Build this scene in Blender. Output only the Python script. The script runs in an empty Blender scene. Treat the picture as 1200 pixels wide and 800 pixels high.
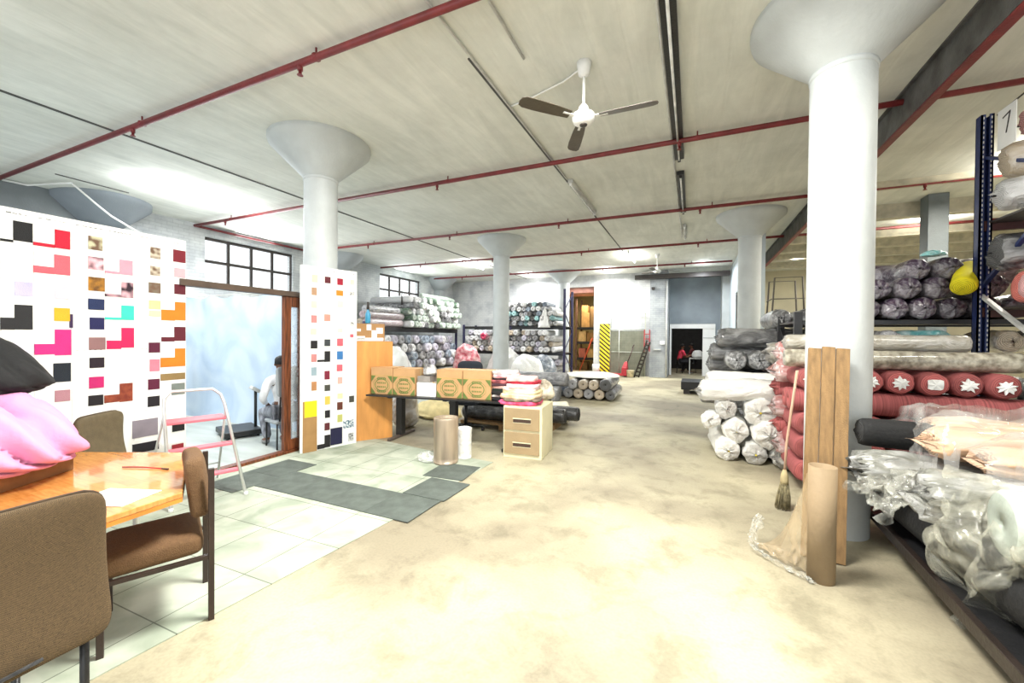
import bpy, bmesh, math, random
from mathutils import Vector, Matrix, noise
C = bpy.context.scene.collection
PI = math.pi
random.seed(7)
R = random.Random(11)
CEIL = 4.35

# ------------------------------------------------------------------ materials
def nodes_of(name):
    m = bpy.data.materials.new(name); m.use_nodes = True
    nt = m.node_tree; b = nt.nodes['Principled BSDF']
    return m, nt, b
def N(nt, t, **kw):
    n = nt.nodes.new(t)
    for k, v in kw.items():
        if k in n.inputs: n.inputs[k].default_value = v
        else: setattr(n, k, v)
    return n
def rgb(c): return (c[0], c[1], c[2], 1)
def sr(r, g, b):
    f = lambda v: (v/255/12.92) if v/255 <= .04045 else ((v/255+.055)/1.055)**2.4
    return (f(r), f(g), f(b))
_mc = {}
def mat(name, col, rough=.6, metal=0, var=.12, scale=6, bump=.15, bscale=40, col2=None, coat=0, alpha=1, stretch=None, emit=None, rnd=0.0, detail=4, dist=0.0, trans=0.0):
    if name in _mc: return _mc[name]
    m, nt, b = nodes_of(name)
    L = nt.links.new
    tc = N(nt, 'ShaderNodeTexCoord'); mp = N(nt, 'ShaderNodeMapping')
    L(tc.outputs['Object'], mp.inputs[0])
    if stretch: mp.inputs['Scale'].default_value = stretch
    nz = N(nt, 'ShaderNodeTexNoise', Scale=scale, Detail=detail, Distortion=dist); L(mp.outputs[0], nz.inputs['Vector'])
    rp = N(nt, 'ShaderNodeValToRGB'); L(nz.outputs['Fac'], rp.inputs[0])
    c2 = col2 or tuple(max(0, x*(1-var*2)) for x in col)
    c1 = col if col2 else tuple(min(1, x*(1+var)) for x in col)
    rp.color_ramp.elements[0].position = .33; rp.color_ramp.elements[1].position = .67
    rp.color_ramp.elements[0].color = rgb(c2); rp.color_ramp.elements[1].color = rgb(c1)
    src = rp.outputs[0]
    if rnd:
        oi = N(nt, 'ShaderNodeObjectInfo'); hs = N(nt, 'ShaderNodeHueSaturation')
        mr = N(nt, 'ShaderNodeMapRange'); L(oi.outputs['Random'], mr.inputs[0]); mr.inputs[3].default_value = 1-rnd; mr.inputs[4].default_value = 1+rnd
        L(mr.outputs[0], hs.inputs['Value']); L(src, hs.inputs['Color']); src = hs.outputs[0]
    L(src, b.inputs['Base Color'])
    b.inputs['Roughness'].default_value = rough; b.inputs['Metallic'].default_value = metal
    b.inputs['Coat Weight'].default_value = coat; b.inputs['Alpha'].default_value = alpha
    if trans: b.inputs['Transmission Weight'].default_value = trans
    if emit: b.inputs['Emission Color'].default_value = rgb(emit[0]); b.inputs['Emission Strength'].default_value = emit[1]
    if bump:
        n2 = N(nt, 'ShaderNodeTexNoise', Scale=bscale, Detail=3.0); L(mp.outputs[0], n2.inputs['Vector'])
        bp = N(nt, 'ShaderNodeBump', Strength=bump, Distance=.02); L(n2.outputs['Fac'], bp.inputs['Height']); L(bp.outputs[0], b.inputs['Normal'])
    _mc[name] = m
    return m

def wrapmat(name, col, haze=.55, sc=9):
    """fabric seen through crumpled clear film: glossy film creases, their whitish highlights painted into the cloth colour"""
    if name in _mc: return _mc[name]
    m, nt, b = nodes_of(name); L = nt.links.new
    tc = N(nt, 'ShaderNodeTexCoord'); mp = N(nt, 'ShaderNodeMapping'); L(tc.outputs['Object'], mp.inputs[0])
    mp.inputs['Scale'].default_value = (1, .55, 1)
    nz = N(nt, 'ShaderNodeTexNoise', Scale=sc, Detail=5.0, Distortion=1.2); L(mp.outputs[0], nz.inputs['Vector'])
    rp = N(nt, 'ShaderNodeValToRGB'); L(nz.outputs['Fac'], rp.inputs[0])
    e = rp.color_ramp.elements
    e[0].position = .40; e[0].color = rgb(col); e[1].position = .66
    e[1].color = rgb(tuple(c*(1-haze)+haze*.8 for c in col))  # whitish film highlights painted as pale patches in the colour
    oi = N(nt, 'ShaderNodeObjectInfo'); hs = N(nt, 'ShaderNodeHueSaturation')
    mr = N(nt, 'ShaderNodeMapRange'); L(oi.outputs['Random'], mr.inputs[0]); mr.inputs[3].default_value = .75; mr.inputs[4].default_value = 1.2
    L(mr.outputs[0], hs.inputs['Value']); L(rp.outputs[0], hs.inputs['Color']); L(hs.outputs[0], b.inputs['Base Color'])
    b.inputs['Roughness'].default_value = .28; b.inputs['Coat Weight'].default_value = .5; b.inputs['Coat Roughness'].default_value = .15
    v = N(nt, 'ShaderNodeTexNoise', Scale=sc*1.8, Detail=4.0, Distortion=2.0); L(mp.outputs[0], v.inputs['Vector'])
    bp = N(nt, 'ShaderNodeBump', Strength=.7, Distance=.03); L(v.outputs['Fac'], bp.inputs['Height']); L(bp.outputs[0], b.inputs['Normal'])
    _mc[name] = m; return m

def endmat(name, col, core=(.75,.7,.6)):
    """rolled cloth seen end-on: spiral layers"""
    if name in _mc: return _mc[name]
    m, nt, b = nodes_of(name); L = nt.links.new
    tc = N(nt, 'ShaderNodeTexCoord')
    mp = N(nt, 'ShaderNodeMapping'); L(tc.outputs['Object'], mp.inputs[0]); mp.inputs['Scale'].default_value = (1, 0, 1)
    w = N(nt, 'ShaderNodeTexWave', wave_type='RINGS', rings_direction='SPHERICAL', Scale=22, Distortion=3, Detail=2); L(mp.outputs[0], w.inputs['Vector'])
    rp = N(nt, 'ShaderNodeValToRGB'); L(w.outputs['Fac'], rp.inputs[0])
    rp.color_ramp.elements[0].color = rgb(tuple(c*.55 for c in col)); rp.color_ramp.elements[1].color = rgb(tuple(min(1, c*1.15) for c in col))
    oi = N(nt, 'ShaderNodeObjectInfo'); hs = N(nt, 'ShaderNodeHueSaturation')
    mr = N(nt, 'ShaderNodeMapRange'); L(oi.outputs['Random'], mr.inputs[0]); mr.inputs[3].default_value = .7; mr.inputs[4].default_value = 1.25
    L(mr.outputs[0], hs.inputs['Value']); L(rp.outputs[0], hs.inputs['Color']); L(hs.outputs[0], b.inputs['Base Color'])
    b.inputs['Roughness'].default_value = .8
    bp = N(nt, 'ShaderNodeBump', Strength=.4, Distance=.01); L(w.outputs['Fac'], bp.inputs['Height']); L(bp.outputs[0], b.inputs['Normal'])
    _mc[name] = m; return m

def film(name, tint=(.9,.92,.9), amin=.12, amax=.75, sc=5, rough=.1):
    """thin clear polythene, see-through with milky creases"""
    if name in _mc: return _mc[name]
    m, nt, b = nodes_of(name); L = nt.links.new
    tc = N(nt, 'ShaderNodeTexCoord')
    nz = N(nt, 'ShaderNodeTexNoise', Scale=sc, Detail=6.0, Distortion=1.5); L(tc.outputs['Object'], nz.inputs['Vector'])
    mr = N(nt, 'ShaderNodeMapRange'); L(nz.outputs['Fac'], mr.inputs[0])
    mr.inputs[1].default_value = .42; mr.inputs[2].default_value = .68; mr.inputs[3].default_value = amin; mr.inputs[4].default_value = amax
    L(mr.outputs[0], b.inputs['Alpha'])
    b.inputs['Base Color'].default_value = rgb(tint); b.inputs['Roughness'].default_value = rough; b.inputs['Specular IOR Level'].default_value = .9
    bp = N(nt, 'ShaderNodeBump', Strength=.6, Distance=.03); L(nz.outputs['Fac'], bp.inputs['Height']); L(bp.outputs[0], b.inputs['Normal'])
    _mc[name] = m; return m

# ------------------------------------------------------------------ mesh builder
class MB:
    def __init__(s): s.v = []; s.f = []; s.m = []; s.s = []
    def add(s, vs, fs, mi=0, sm=False):
        o = len(s.v); s.v += [tuple(v) for v in vs]
        for f in fs: s.f.append(tuple(o+i for i in f)); s.m.append(mi); s.s.append(sm)
        return s
    def box(s, c, d, rz=0, mi=0, M=None):
        x, y, z = d[0]/2, d[1]/2, d[2]/2
        vs = [Vector((a*x, b*y, e*z)) for e in (-1, 1) for b in (-1, 1) for a in (-1, 1)]
        M2 = M if M is not None else Matrix.Rotation(rz, 3, 'Z')
        vs = [M2 @ v + Vector(c) for v in vs]
        return s.add(vs, [(0,2,3,1),(4,5,7,6),(0,1,5,4),(2,6,7,3),(0,4,6,2),(1,3,7,5)], mi)
    def b2(s, x0, x1, y0, y1, z0, z1, mi=0):
        return s.box(((x0+x1)/2, (y0+y1)/2, (z0+z1)/2), (abs(x1-x0), abs(y1-y0), abs(z1-z0)), 0, mi)
    def bar(s, a, b, w, h=None, mi=0, up=(0,0,1)):
        a = Vector(a); b = Vector(b); d = (b-a); l = d.length; d.normalize(); h = h or w
        u = Vector(up)
        if abs(d.dot(u)) > .98: u = Vector((1,0,0))
        x = d.cross(u).normalized(); z = x.cross(d)
        M = Matrix((x, d, z)).transposed()
        return s.box((a+b)/2, (w, l, h), 0, mi, M)
    def tube(s, pts, r, n=10, mi=0, cap=True):
        pts = [Vector(p) for p in pts]; rs = r if isinstance(r, (list, tuple)) else [r]*len(pts)
        vs = []; fs = []; px = None
        for i, p in enumerate(pts):
            d = (pts[min(i+1, len(pts)-1)] - pts[max(i-1, 0)]).normalized()
            if px is None:
                u = Vector((0,0,1)) if abs(d.z) < .9 else Vector((1,0,0)); px = d.cross(u).normalized()
            else: px = (px - d*px.dot(d)).normalized()
            py = d.cross(px)
            for k in range(n):
                a = 2*PI*k/n; vs.append(p + (px*math.cos(a)+py*math.sin(a))*rs[i])
        for i in range(len(pts)-1):
            for k in range(n):
                fs.append((i*n+k, i*n+(k+1)%n, (i+1)*n+(k+1)%n, (i+1)*n+k))
        s.add(vs, fs, mi, True)
        if cap:
            o = len(s.v)-len(vs)
            s.f.append(tuple(o+k for k in range(n))[::-1]); s.m.append(mi); s.s.append(False)
            s.f.append(tuple(o+(len(pts)-1)*n+k for k in range(n))); s.m.append(mi); s.s.append(False)
        return s
    def lathe(s, prof, c=(0,0,0), n=32, mi=0, sm=True, capb=True, capt=True):
        vs = []; fs = []
        for r, z in prof:
            for k in range(n):
                a = 2*PI*k/n; vs.append((c[0]+r*math.cos(a), c[1]+r*math.sin(a), c[2]+z))
        for i in range(len(prof)-1):
            for k in range(n): fs.append((i*n+k, i*n+(k+1)%n, (i+1)*n+(k+1)%n, (i+1)*n+k))
        if capb: fs.append(tuple(range(n))[::-1])
        if capt: fs.append(tuple((len(prof)-1)*n+k for k in range(n)))
        return s.add(vs, fs, mi, sm)
    def prism(s, poly, z0, z1, mi=0, mi_side=None):
        n = len(poly); vs = [(p[0], p[1], z0) for p in poly]+[(p[0], p[1], z1) for p in poly]
        s.add(vs, [tuple(range(n))[::-1], tuple(range(n, 2*n))], mi)
        o = len(s.v)-2*n
        for i in range(n):
            s.f.append((o+i, o+(i+1)%n, o+n+(i+1)%n, o+n+i)); s.m.append(mi if mi_side is None else mi_side); s.s.append(False)
        return s
    def mesh(s, name, mats):
        me = bpy.data.meshes.new(name); me.from_pydata(s.v, [], s.f)
        for m in (mats if isinstance(mats, (list, tuple)) else [mats]): me.materials.append(m)
        me.polygons.foreach_set('material_index', s.m); me.polygons.foreach_set('use_smooth', s.s); me.update()
        return me
    def build(s, name, mats, parent=None, bevel=0, seg=2, weld=False):
        o = bpy.data.objects.new(name, s.mesh(name, mats)); C.objects.link(o)
        if parent: o.parent = parent
        if bevel:
            b = o.modifiers.new('bevel', 'BEVEL'); b.width = bevel; b.segments = seg; b.limit_method = 'ANGLE'; b.angle_limit = math.radians(40)
        return o
def tag(o, label=None, cat=None, group=None, kind=None):
    if label: o['label'] = label
    if cat: o['category'] = cat
    if group: o['group'] = group
    if kind: o['kind'] = kind
    return o
def thing(name, label, cat, loc=(0,0,0), rz=0, group=None):
    o = bpy.data.objects.new(name, None); C.objects.link(o); o.location = loc; o.rotation_euler = (0,0,rz)
    o.empty_display_size = .1
    return tag(o, label, cat, group)
def struct(name, mb, m, bevel=0, label=None):
    o = mb.build(name, m, None, bevel); o['kind'] = 'structure'
    if label: o['label'] = label
    return o
_w = ['zeroth','first','second','third','fourth','fifth','sixth','seventh','eighth','ninth','tenth','eleventh','twelfth','thirteenth','fourteenth','fifteenth','sixteenth','seventeenth','eighteenth','nineteenth','twentieth','twenty-first','twenty-second','twenty-third','twenty-fourth','twenty-fifth','twenty-sixth']

# ------------------------------------------------------------------ palette
M = {}
M['floor_conc'] = None
M['white_paint'] = mat('white_paint', (.50,.53,.53), .55, var=.05, scale=3, bump=.15, bscale=30)
M['grey_paint'] = mat('grey_paint', (.30,.33,.35), .6, var=.08, scale=2, bump=.2, bscale=20)
M['red_pipe'] = mat('red_pipe', sr(120,40,42), .45, var=.15)
M['black_metal'] = mat('black_metal', (.012,.012,.013), .4, var=.1)
M['dark_frame'] = mat('dark_frame', (.035,.028,.025), .5)
M['brown_wood'] = mat('brown_wood', sr(120,66,36), .45, stretch=(8,8,.7), var=.35, scale=5)
M['plywood'] = mat('plywood', sr(214,150,80), .5, stretch=(1,1,.2), var=.12, scale=7)
M['board_wood'] = mat('board_wood', sr(140,110,72), .8, stretch=(9,9,.5), var=.14, scale=4, bump=.4)
M['cardboard'] = mat('cardboard', sr(168,128,84), .85, var=.06, scale=5)
M['paper'] = mat('paper_white', (.82,.82,.80), .8, var=.02)
M['alu'] = mat('aluminium', (.72,.72,.72), .35, .7, var=.05)
M['tweed'] = None
M['blue_steel'] = mat('blue_steel', sr(28,44,92), .45, var=.12)
M['navy_steel'] = mat('navy_steel', sr(44,42,78), .5, var=.15)
M['cream_metal'] = mat('cream_metal', sr(226,218,182), .45, var=.03)
M['tan_metal'] = mat('tan_metal', sr(160,138,104), .5, var=.04)
M['conduit'] = mat('conduit', (.55,.55,.52), .5, var=.1)

# ------------------------------------------------------------------ setting
def mk_floor():
    m, nt, b = nodes_of('floor_concrete'); L = nt.links.new
    tc = N(nt, 'ShaderNodeTexCoord')
    a = N(nt, 'ShaderNodeTexNoise', Scale=.55, Detail=8.0, Distortion=.2); L(tc.outputs['Object'], a.inputs['Vector'])
    r1 = N(nt, 'ShaderNodeValToRGB'); L(a.outputs['Fac'], r1.inputs[0])
    e = r1.color_ramp.elements
    e[0].position = .40; e[0].color = rgb(sr(140,131,110)); e[1].position = .60; e[1].color = rgb(sr(184,176,148))
    c = N(nt, 'ShaderNodeTexNoise', Scale=2.6, Detail=10.0, Distortion=.35, Roughness=.7); L(tc.outputs['Object'], c.inputs['Vector'])
    r2 = N(nt, 'ShaderNodeValToRGB'); L(c.outputs['Fac'], r2.inputs[0])
    e = r2.color_ramp.elements
    e[0].position = .36; e[0].color = (.50,.50,.47,1); e[1].position = .50; e[1].color = (1,1,1,1)
    mx = N(nt, 'ShaderNodeMix', data_type='RGBA', blend_type='MULTIPLY'); mx.inputs[0].default_value = .55
    L(r1.outputs[0], mx.inputs[6]); L(r2.outputs[0], mx.inputs[7])
    sp = N(nt, 'ShaderNodeTexNoise', Scale=55, Detail=4.0); L(tc.outputs['Object'], sp.inputs['Vector'])
    r3 = N(nt, 'ShaderNodeValToRGB'); L(sp.outputs['Fac'], r3.inputs[0]); r3.color_ramp.elements[0].position = .3; r3.color_ramp.elements[0].color = (.8,.8,.8,1); r3.color_ramp.elements[1].position = .6
    m2 = N(nt, 'ShaderNodeMix', data_type='RGBA', blend_type='MULTIPLY'); m2.inputs[0].default_value = .6
    L(mx.outputs[2], m2.inputs[6]); L(r3.outputs[0], m2.inputs[7])
    # pale worn patches and thin cracks
    v = N(nt, 'ShaderNodeTexVoronoi', feature='DISTANCE_TO_EDGE', Scale=.33); 
    dn = N(nt, 'ShaderNodeTexNoise', Scale=1.7, Detail=5.0); L(tc.outputs['Object'], dn.inputs['Vector'])
    ad = N(nt, 'ShaderNodeMix', data_type='VECTOR'); ad.inputs[0].default_value = .35
    L(tc.outputs['Object'], ad.inputs[4]); L(dn.outputs['Color'], ad.inputs[5]); L(ad.outputs[1], v.inputs['Vector'])
    r4 = N(nt, 'ShaderNodeValToRGB'); L(v.outputs['Distance'], r4.inputs[0]); r4.color_ramp.elements[0].color = (.62,.6,.55,1); r4.color_ramp.elements[1].position = .006
    m3 = N(nt, 'ShaderNodeMix', data_type='RGBA', blend_type='MULTIPLY'); m3.inputs[0].default_value = .2
    L(m2.outputs[2], m3.inputs[6]); L(r4.outputs[0], m3.inputs[7])
    L(m3.outputs[2], b.inputs['Base Color'])
    b.inputs['Roughness'].default_value = .62
    bp = N(nt, 'ShaderNodeBump', Strength=.25, Distance=.02); L(c.outputs['Fac'], bp.inputs['Height']); L(bp.outputs[0], b.inputs['Normal'])
    return m
def mk_tiles():
    m, nt, b = nodes_of('floor_tile_pale'); L = nt.links.new
    tc = N(nt, 'ShaderNodeTexCoord')
    br = N(nt, 'ShaderNodeTexBrick', offset=0.0, Scale=1.0); br.inputs['Brick Width'].default_value = .5; br.inputs['Row Height'].default_value = .5
    br.inputs['Mortar Size'].default_value = .004; br.inputs['Mortar Smooth'].default_value = .3
    mp = N(nt, 'ShaderNodeMapping'); L(tc.outputs['Object'], mp.inputs[0]); mp.inputs['Location'].default_value = (.17, -.28, 0); mp.inputs['Rotation'].default_value = (0,0,-.02)
    L(mp.outputs[0], br.inputs['Vector'])
    br.inputs['Color1'].default_value = rgb(sr(186,192,176)); br.inputs['Color2'].default_value = rgb(sr(174,180,164)); br.inputs['Mortar'].default_value = rgb(sr(112,118,104))
    nz = N(nt, 'ShaderNodeTexNoise', Scale=3, Detail=8.0, Distortion=.5); L(tc.outputs['Object'], nz.inputs['Vector'])
    rp = N(nt, 'ShaderNodeValToRGB'); L(nz.outputs['Fac'], rp.inputs[0]); rp.color_ramp.elements[0].position = .35; rp.color_ramp.elements[0].color = (.52,.58,.52,1); rp.color_ramp.elements[1].position = .6
    mx = N(nt, 'ShaderNodeMix', data_type='RGBA', blend_type='MULTIPLY'); mx.inputs[0].default_value = .75
    L(br.outputs['Color'], mx.inputs[6]); L(rp.outputs[0], mx.inputs[7]); L(mx.outputs[2], b.inputs['Base Color'])
    b.inputs['Roughness'].default_value = .7
    return m
def mk_ceiling():
    m, nt, b = nodes_of('ceiling_concrete'); L = nt.links.new
    tc = N(nt, 'ShaderNodeTexCoord'); mp = N(nt, 'ShaderNodeMapping'); L(tc.outputs['Object'], mp.inputs[0]); mp.inputs['Scale'].default_value = (3.2, .5, 1)
    a = N(nt, 'ShaderNodeTexNoise', Scale=1.6, Detail=12.0, Distortion=.8, Roughness=.62); L(mp.outputs[0], a.inputs['Vector'])
    r1 = N(nt, 'ShaderNodeValToRGB'); L(a.outputs['Fac'], r1.inputs[0])
    r1.color_ramp.elements[0].position = .34; r1.color_ramp.elements[0].color = rgb(sr(210,212,204)); r1.color_ramp.elements[1].position = .64; r1.color_ramp.elements[1].color = rgb(sr(226,227,219))
    c = N(nt, 'ShaderNodeTexNoise', Scale=1.3, Detail=12.0, Roughness=.66); L(tc.outputs['Object'], c.inputs['Vector'])
    r2 = N(nt, 'ShaderNodeValToRGB'); L(c.outputs['Fac'], r2.inputs[0]); r2.color_ramp.elements[0].position = .35; r2.color_ramp.elements[0].color = (.78,.78,.76,1); r2.color_ramp.elements[1].position = .6
    mx = N(nt, 'ShaderNodeMix', data_type='RGBA', blend_type='MULTIPLY'); mx.inputs[0].default_value = .6
    L(r1.outputs[0], mx.inputs[6]); L(r2.outputs[0], mx.inputs[7]); L(mx.outputs[2], b.inputs['Base Color'])
    # shutter-board lines
    w = N(nt, 'ShaderNodeTexWave', wave_type='BANDS', bands_direction='X', Scale=1.05, Distortion=.25, Detail=2.0); L(tc.outputs['Object'], w.inputs['Vector'])
    r3 = N(nt, 'ShaderNodeValToRGB'); L(w.outputs['Fac'], r3.inputs[0]); r3.color_ramp.elements[0].position = .0; r3.color_ramp.elements[1].position = .04
    ad = N(nt, 'ShaderNodeMath', operation='ADD'); L(r3.outputs[0], ad.inputs[0]); L(a.outputs['Fac'], ad.inputs[1])
    bp = N(nt, 'ShaderNodeBump', Strength=.12, Distance=.02); L(ad.outputs[0], bp.inputs['Height']); L(bp.outputs[0], b.inputs['Normal'])
    b.inputs['Roughness'].default_value = .75
    return m
def mk_brick(name, c1, c2, mort, strength=.5, axis='Y'):
    m, nt, b = nodes_of(name); L = nt.links.new
    tc = N(nt, 'ShaderNodeTexCoord'); mp = N(nt, 'ShaderNodeMapping'); L(tc.outputs['Object'], mp.inputs[0])
    mp.inputs['Rotation'].default_value = (PI/2, 0, PI/2) if axis == 'Y' else (PI/2, 0, 0)
    sx = N(nt, 'ShaderNodeSeparateXYZ'); cx = N(nt, 'ShaderNodeCombineXYZ'); L(tc.outputs['Object'], sx.inputs[0])
    L(sx.outputs['Y' if axis == 'Y' else 'X'], cx.inputs[0]); L(sx.outputs['Z'], cx.inputs[1])
    br = N(nt, 'ShaderNodeTexBrick', Scale=1.0); br.inputs['Brick Width'].default_value = .23; br.inputs['Row Height'].default_value = .08; br.inputs['Mortar Size'].default_value = .006
    L(cx.outputs[0], br.inputs['Vector'])
    br.inputs['Color1'].default_value = rgb(c1); br.inputs['Color2'].default_value = rgb(c2); br.inputs['Mortar'].default_value = rgb(mort)
    nz = N(nt, 'ShaderNodeTexNoise', Scale=1.6, Detail=8.0); L(tc.outputs['Object'], nz.inputs['Vector'])
    rp = N(nt, 'ShaderNodeValToRGB'); L(nz.outputs['Fac'], rp.inputs[0]); rp.color_ramp.elements[0].position = .4; rp.color_ramp.elements[0].color = (.6,.62,.66,1); rp.color_ramp.elements[1].position = .58
    mx = N(nt, 'ShaderNodeMix', data_type='RGBA', blend_type='MULTIPLY'); mx.inputs[0].default_value = .7
    L(br.outputs['Color'], mx.inputs[6]); L(rp.outputs[0], mx.inputs[7]); L(mx.outputs[2], b.inputs['Base Color'])
    iv = N(nt, 'ShaderNodeMath', operation='MULTIPLY'); iv.inputs[1].default_value = -1; L(br.outputs['Fac'], iv.inputs[0])
    bp = N(nt, 'ShaderNodeBump', Strength=strength, Distance=.01); L(iv.outputs[0], bp.inputs['Height']); L(bp.outputs[0], b.inputs['Normal'])
    b.inputs['Roughness'].default_value = .7
    return m
M['brick_white'] = mk_brick('brick_painted_white', (.66,.68,.68), (.6,.62,.63), (.5,.52,.53))
M['brick_x'] = mk_brick('brick_painted_back', (.70,.71,.70), (.65,.66,.66), (.55,.56,.56), axis='X')
M['pier'] = mk_brick('brick_pier_grey', (.42,.44,.45), (.38,.4,.41), (.3,.32,.33), axis='X')
M['glass'] = mat('window_glass', (.9,.95,1), .05, alpha=.12, bump=0)

struct('floor', MB().b2(-11.5, 10.5, -3, 25, -.2, 0), mk_floor())
tl = MB().prism([(-4.93,-2.5),(-2.75,-2.5),(-2.5,1.05),(-2.36,2.78),(-2.36,3.3),(-2.3,4.6),(-3.4,4.7),(-4.45,4.85),(-4.93,4.6)], .0005, .006)
struct('floor_tiles', tl, mk_tiles())
struct('floor_inner_room', MB().b2(-11.28, -5.06, -2.5, 9.5, .0005, .01), mat('inner_floor', sr(178,184,178), .35, var=.1, scale=1.2, stretch=(1,4,1), bump=.05))
# dark carpet tiles laid loose, half a metre square
mk = mat('carpet_tile_dark', sr(92,100,94), .9, var=.12, scale=7, bump=.5, bscale=220, rnd=.08)
spots = [(-4.45,2.81,'nearest the ladder, beside the door track'),(-4.45,3.31,'beside the door track, third row'),(-4.72,3.31,None),(-3.95,3.03,'left end of the front row'),(-3.45,3.03,'second from left in the front row'),(-2.95,3.03,'third from left in the front row'),(-2.45,3.03,'at the outer front corner'),(-2.42,3.54,'behind the outer front corner tile'),(-2.57,4.07,'in front of the metallic cylinder')]
for x, y, w in spots:
    if w is None: continue
    h = MB(); s_ = .249; h.box((0,0,.0035), (2*s_, 2*s_, .007))
    o = h.build('carpet_tile', mk, None, .002); o.location = (x, y, .0062); o.rotation_euler.z = R.uniform(-.012,.012)
    tag(o, 'dark grey square carpet tile ' + w, 'carpet tile', 'dark loose carpet tiles')
    if x < -2.5 and y > 4: o.rotation_euler.z = .08
struct('ceiling', MB().b2(-11.5, 10.5, -3, 25, CEIL, CEIL+.25), mk_ceiling())
# left wall with two window openings
W = [(6.21, 8.68), (12.48, 15.06)]; z0, z1 = 2.86, 4.07
wl = MB(); ys = [-3, W[0][0], W[0][1], W[1][0], W[1][1], 17.9]
struct('wall_left_front', MB().b2(-11.55,-11.3,-3,3.95,0,CEIL), mat('wall_left_grey', sr(120,126,130), .6, var=.1, scale=2))
ys[0] = 3.95
for a, b_ in ((0,1),(2,3),(4,5)): wl.b2(-11.55, -11.3, ys[a], ys[b_], 0, CEIL)
for a, b_ in W: wl.b2(-11.55, -11.3, a, b_, 0, z0); wl.b2(-11.55, -11.3, a, b_, z1, CEIL)
struct('wall_left', wl, M['brick_white'])
for i, (a, b_) in enumerate(W):
    f = MB()
    for k in range(5):
        y = a+(b_-a)*k/4; f.b2(-11.42, -11.36, y-.03, y+.03, z0, z1)
    for z in (z0+.02, (z0+z1)/2, z1-.03): f.b2(-11.43, -11.35, a, b_, z-.035, z+.035)
    w = struct('window_%d' % (i+1), f, M['dark_frame'])
    g = MB().b2(-11.40, -11.39, a, b_, z0, z1).build('window_glass', M['glass'], w); 
# back walls: left part, passage opening, white part, pier, recess with roller door
bw = MB(); YB = 17.8
bw.b2(-11.5, -5.3, YB, YB+.25, 0, CEIL); bw.b2(-5.3, -4.0, YB, YB+.25, 3.85, CEIL); bw.b2(-4.0, -1.5, YB, YB+.25, 0, CEIL)
struct('wall_back', bw, M['brick_x'])
struct('wall_back_pier', MB().b2(-1.62, -.95, YB-.35, 19.2, 0, CEIL), M['pier'])
rc = MB(); rc.b2(-.95, 1.4, 19.2, 19.4, 2.22, CEIL); rc.b2(.86, 1.4, 19.2, 19.4, 0, 2.22)
struct('wall_recess', rc, mat('recess_grey', sr(142,152,160), .55, var=.08, scale=1.5))
struct('trim_1', MB().b2(-2.2, 1.25, YB-.62, YB-.38, 3.98, 4.16), M['dark_frame'], label='dark steel lintel beam under the ceiling')
# doorway frame: white lintel plates, white side panel
dm = mat('door_white', (.85,.85,.84), .4, var=.01, bump=0)
d = struct('door_1', MB().b2(-.93, -.86, 19.1, 19.24, 0, 2.2).b2(-.93, .86, 19.08, 19.22, 2.03, 2.22).b2(.38, .86, 19.12, 19.2, 0, 2.03), dm)
MB().b2(-.94, .84, 19.06, 19.1, 2.235, 2.27).b2(-.05,-.0,19.05,19.12,2.27,2.34).b2(.4, .84, 19.1, 19.13, 1.62, 1.64).build('door_track', M['grey_paint'], d)
# dark work room beyond the doorway
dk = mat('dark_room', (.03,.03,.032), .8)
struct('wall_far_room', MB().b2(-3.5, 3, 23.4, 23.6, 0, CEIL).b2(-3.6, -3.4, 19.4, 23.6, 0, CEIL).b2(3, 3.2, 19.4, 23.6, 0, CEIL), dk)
# partition along the right of the aisle, with steel windows
pw = MB(); X0, X1 = 1.3, 1.48
pw.b2(X0, X1, 10.75, 19.2, 0, 1.3); pw.b2(X0, X1, 10.75, 19.2, 3.15, CEIL); pw.b2(X0, X1, 10.75, 11.4, 1.3, 3.15); pw.b2(X0, X1, 15.6, 19.2, 1.3, 3.15)
struct('wall_right', pw, mat('wall_right_paint', sr(196,206,212), .5, var=.04, scale=1))
f = MB()
for k in range(8):
    y = 11.4+4.2*k/7; f.b2(1.33, 1.4, y-.035, y+.035, 1.3, 3.15)
for z in (1.33, 2.2, 3.1): f.b2(1.33, 1.4, 11.4, 15.6, z-.03, z+.03)
w = struct('window_3', f, M['dark_frame']); MB().b2(1.36, 1.37, 11.4, 15.6, 1.3, 3.15).build('window_glass', M['glass'], w)
struct('wall_pier_end', MB().b2(1.05, 1.3, 18.2, 19.2, 0, CEIL), M['white_paint'])
# far right hall
struct('wall_far_right', MB().b2(1.48, 10.4, 19.3, 19.5, 0, CEIL).b2(10.2, 10.4, -3, 19.4, 0, CEIL), mat('far_wall', sr(214,206,180), .7, var=.08, scale=1))
rb = MB()
for y, h_ in ((9.15,.10),(10.7,.28),(12.9,.22),(14.2,.2),(15.6,.2),(17.2,.2)): rb.b2(2.3, 10.2, y-.1, y+.1, CEIL-h_, CEIL)
struct('trim_2', rb, mat('rib_concrete', sr(190,184,164), .7), label='concrete ribs under the ceiling of the right hall')
struct('column_square', MB().b2(4.0, 4.3, 10.15, 10.45, 0, CEIL), mat('col_grey', sr(100,108,110), .5, var=.05), .01)
# passage store room beyond the back wall opening
sm_ = mat('store_room', sr(205,188,140), .7, var=.1, scale=1)
struct('wall_store_room', MB().b2(-6.4, -3.0, 22.0, 22.2, 0, CEIL).b2(-6.6,-6.4,18.05,22.2,0,CEIL).b2(-3.2,-3.0,18.05,22.2,0,CEIL).b2(-3.42,-3.2,18.05,19.35,0,CEIL), sm_)
struct('trim_3', MB().b2(-6.4, -3.2, 18.05, 19.6, 3.62, 3.85), mat('pink_soffit', sr(196,140,126), .6), label='pink soffit over the store room passage')
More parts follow.
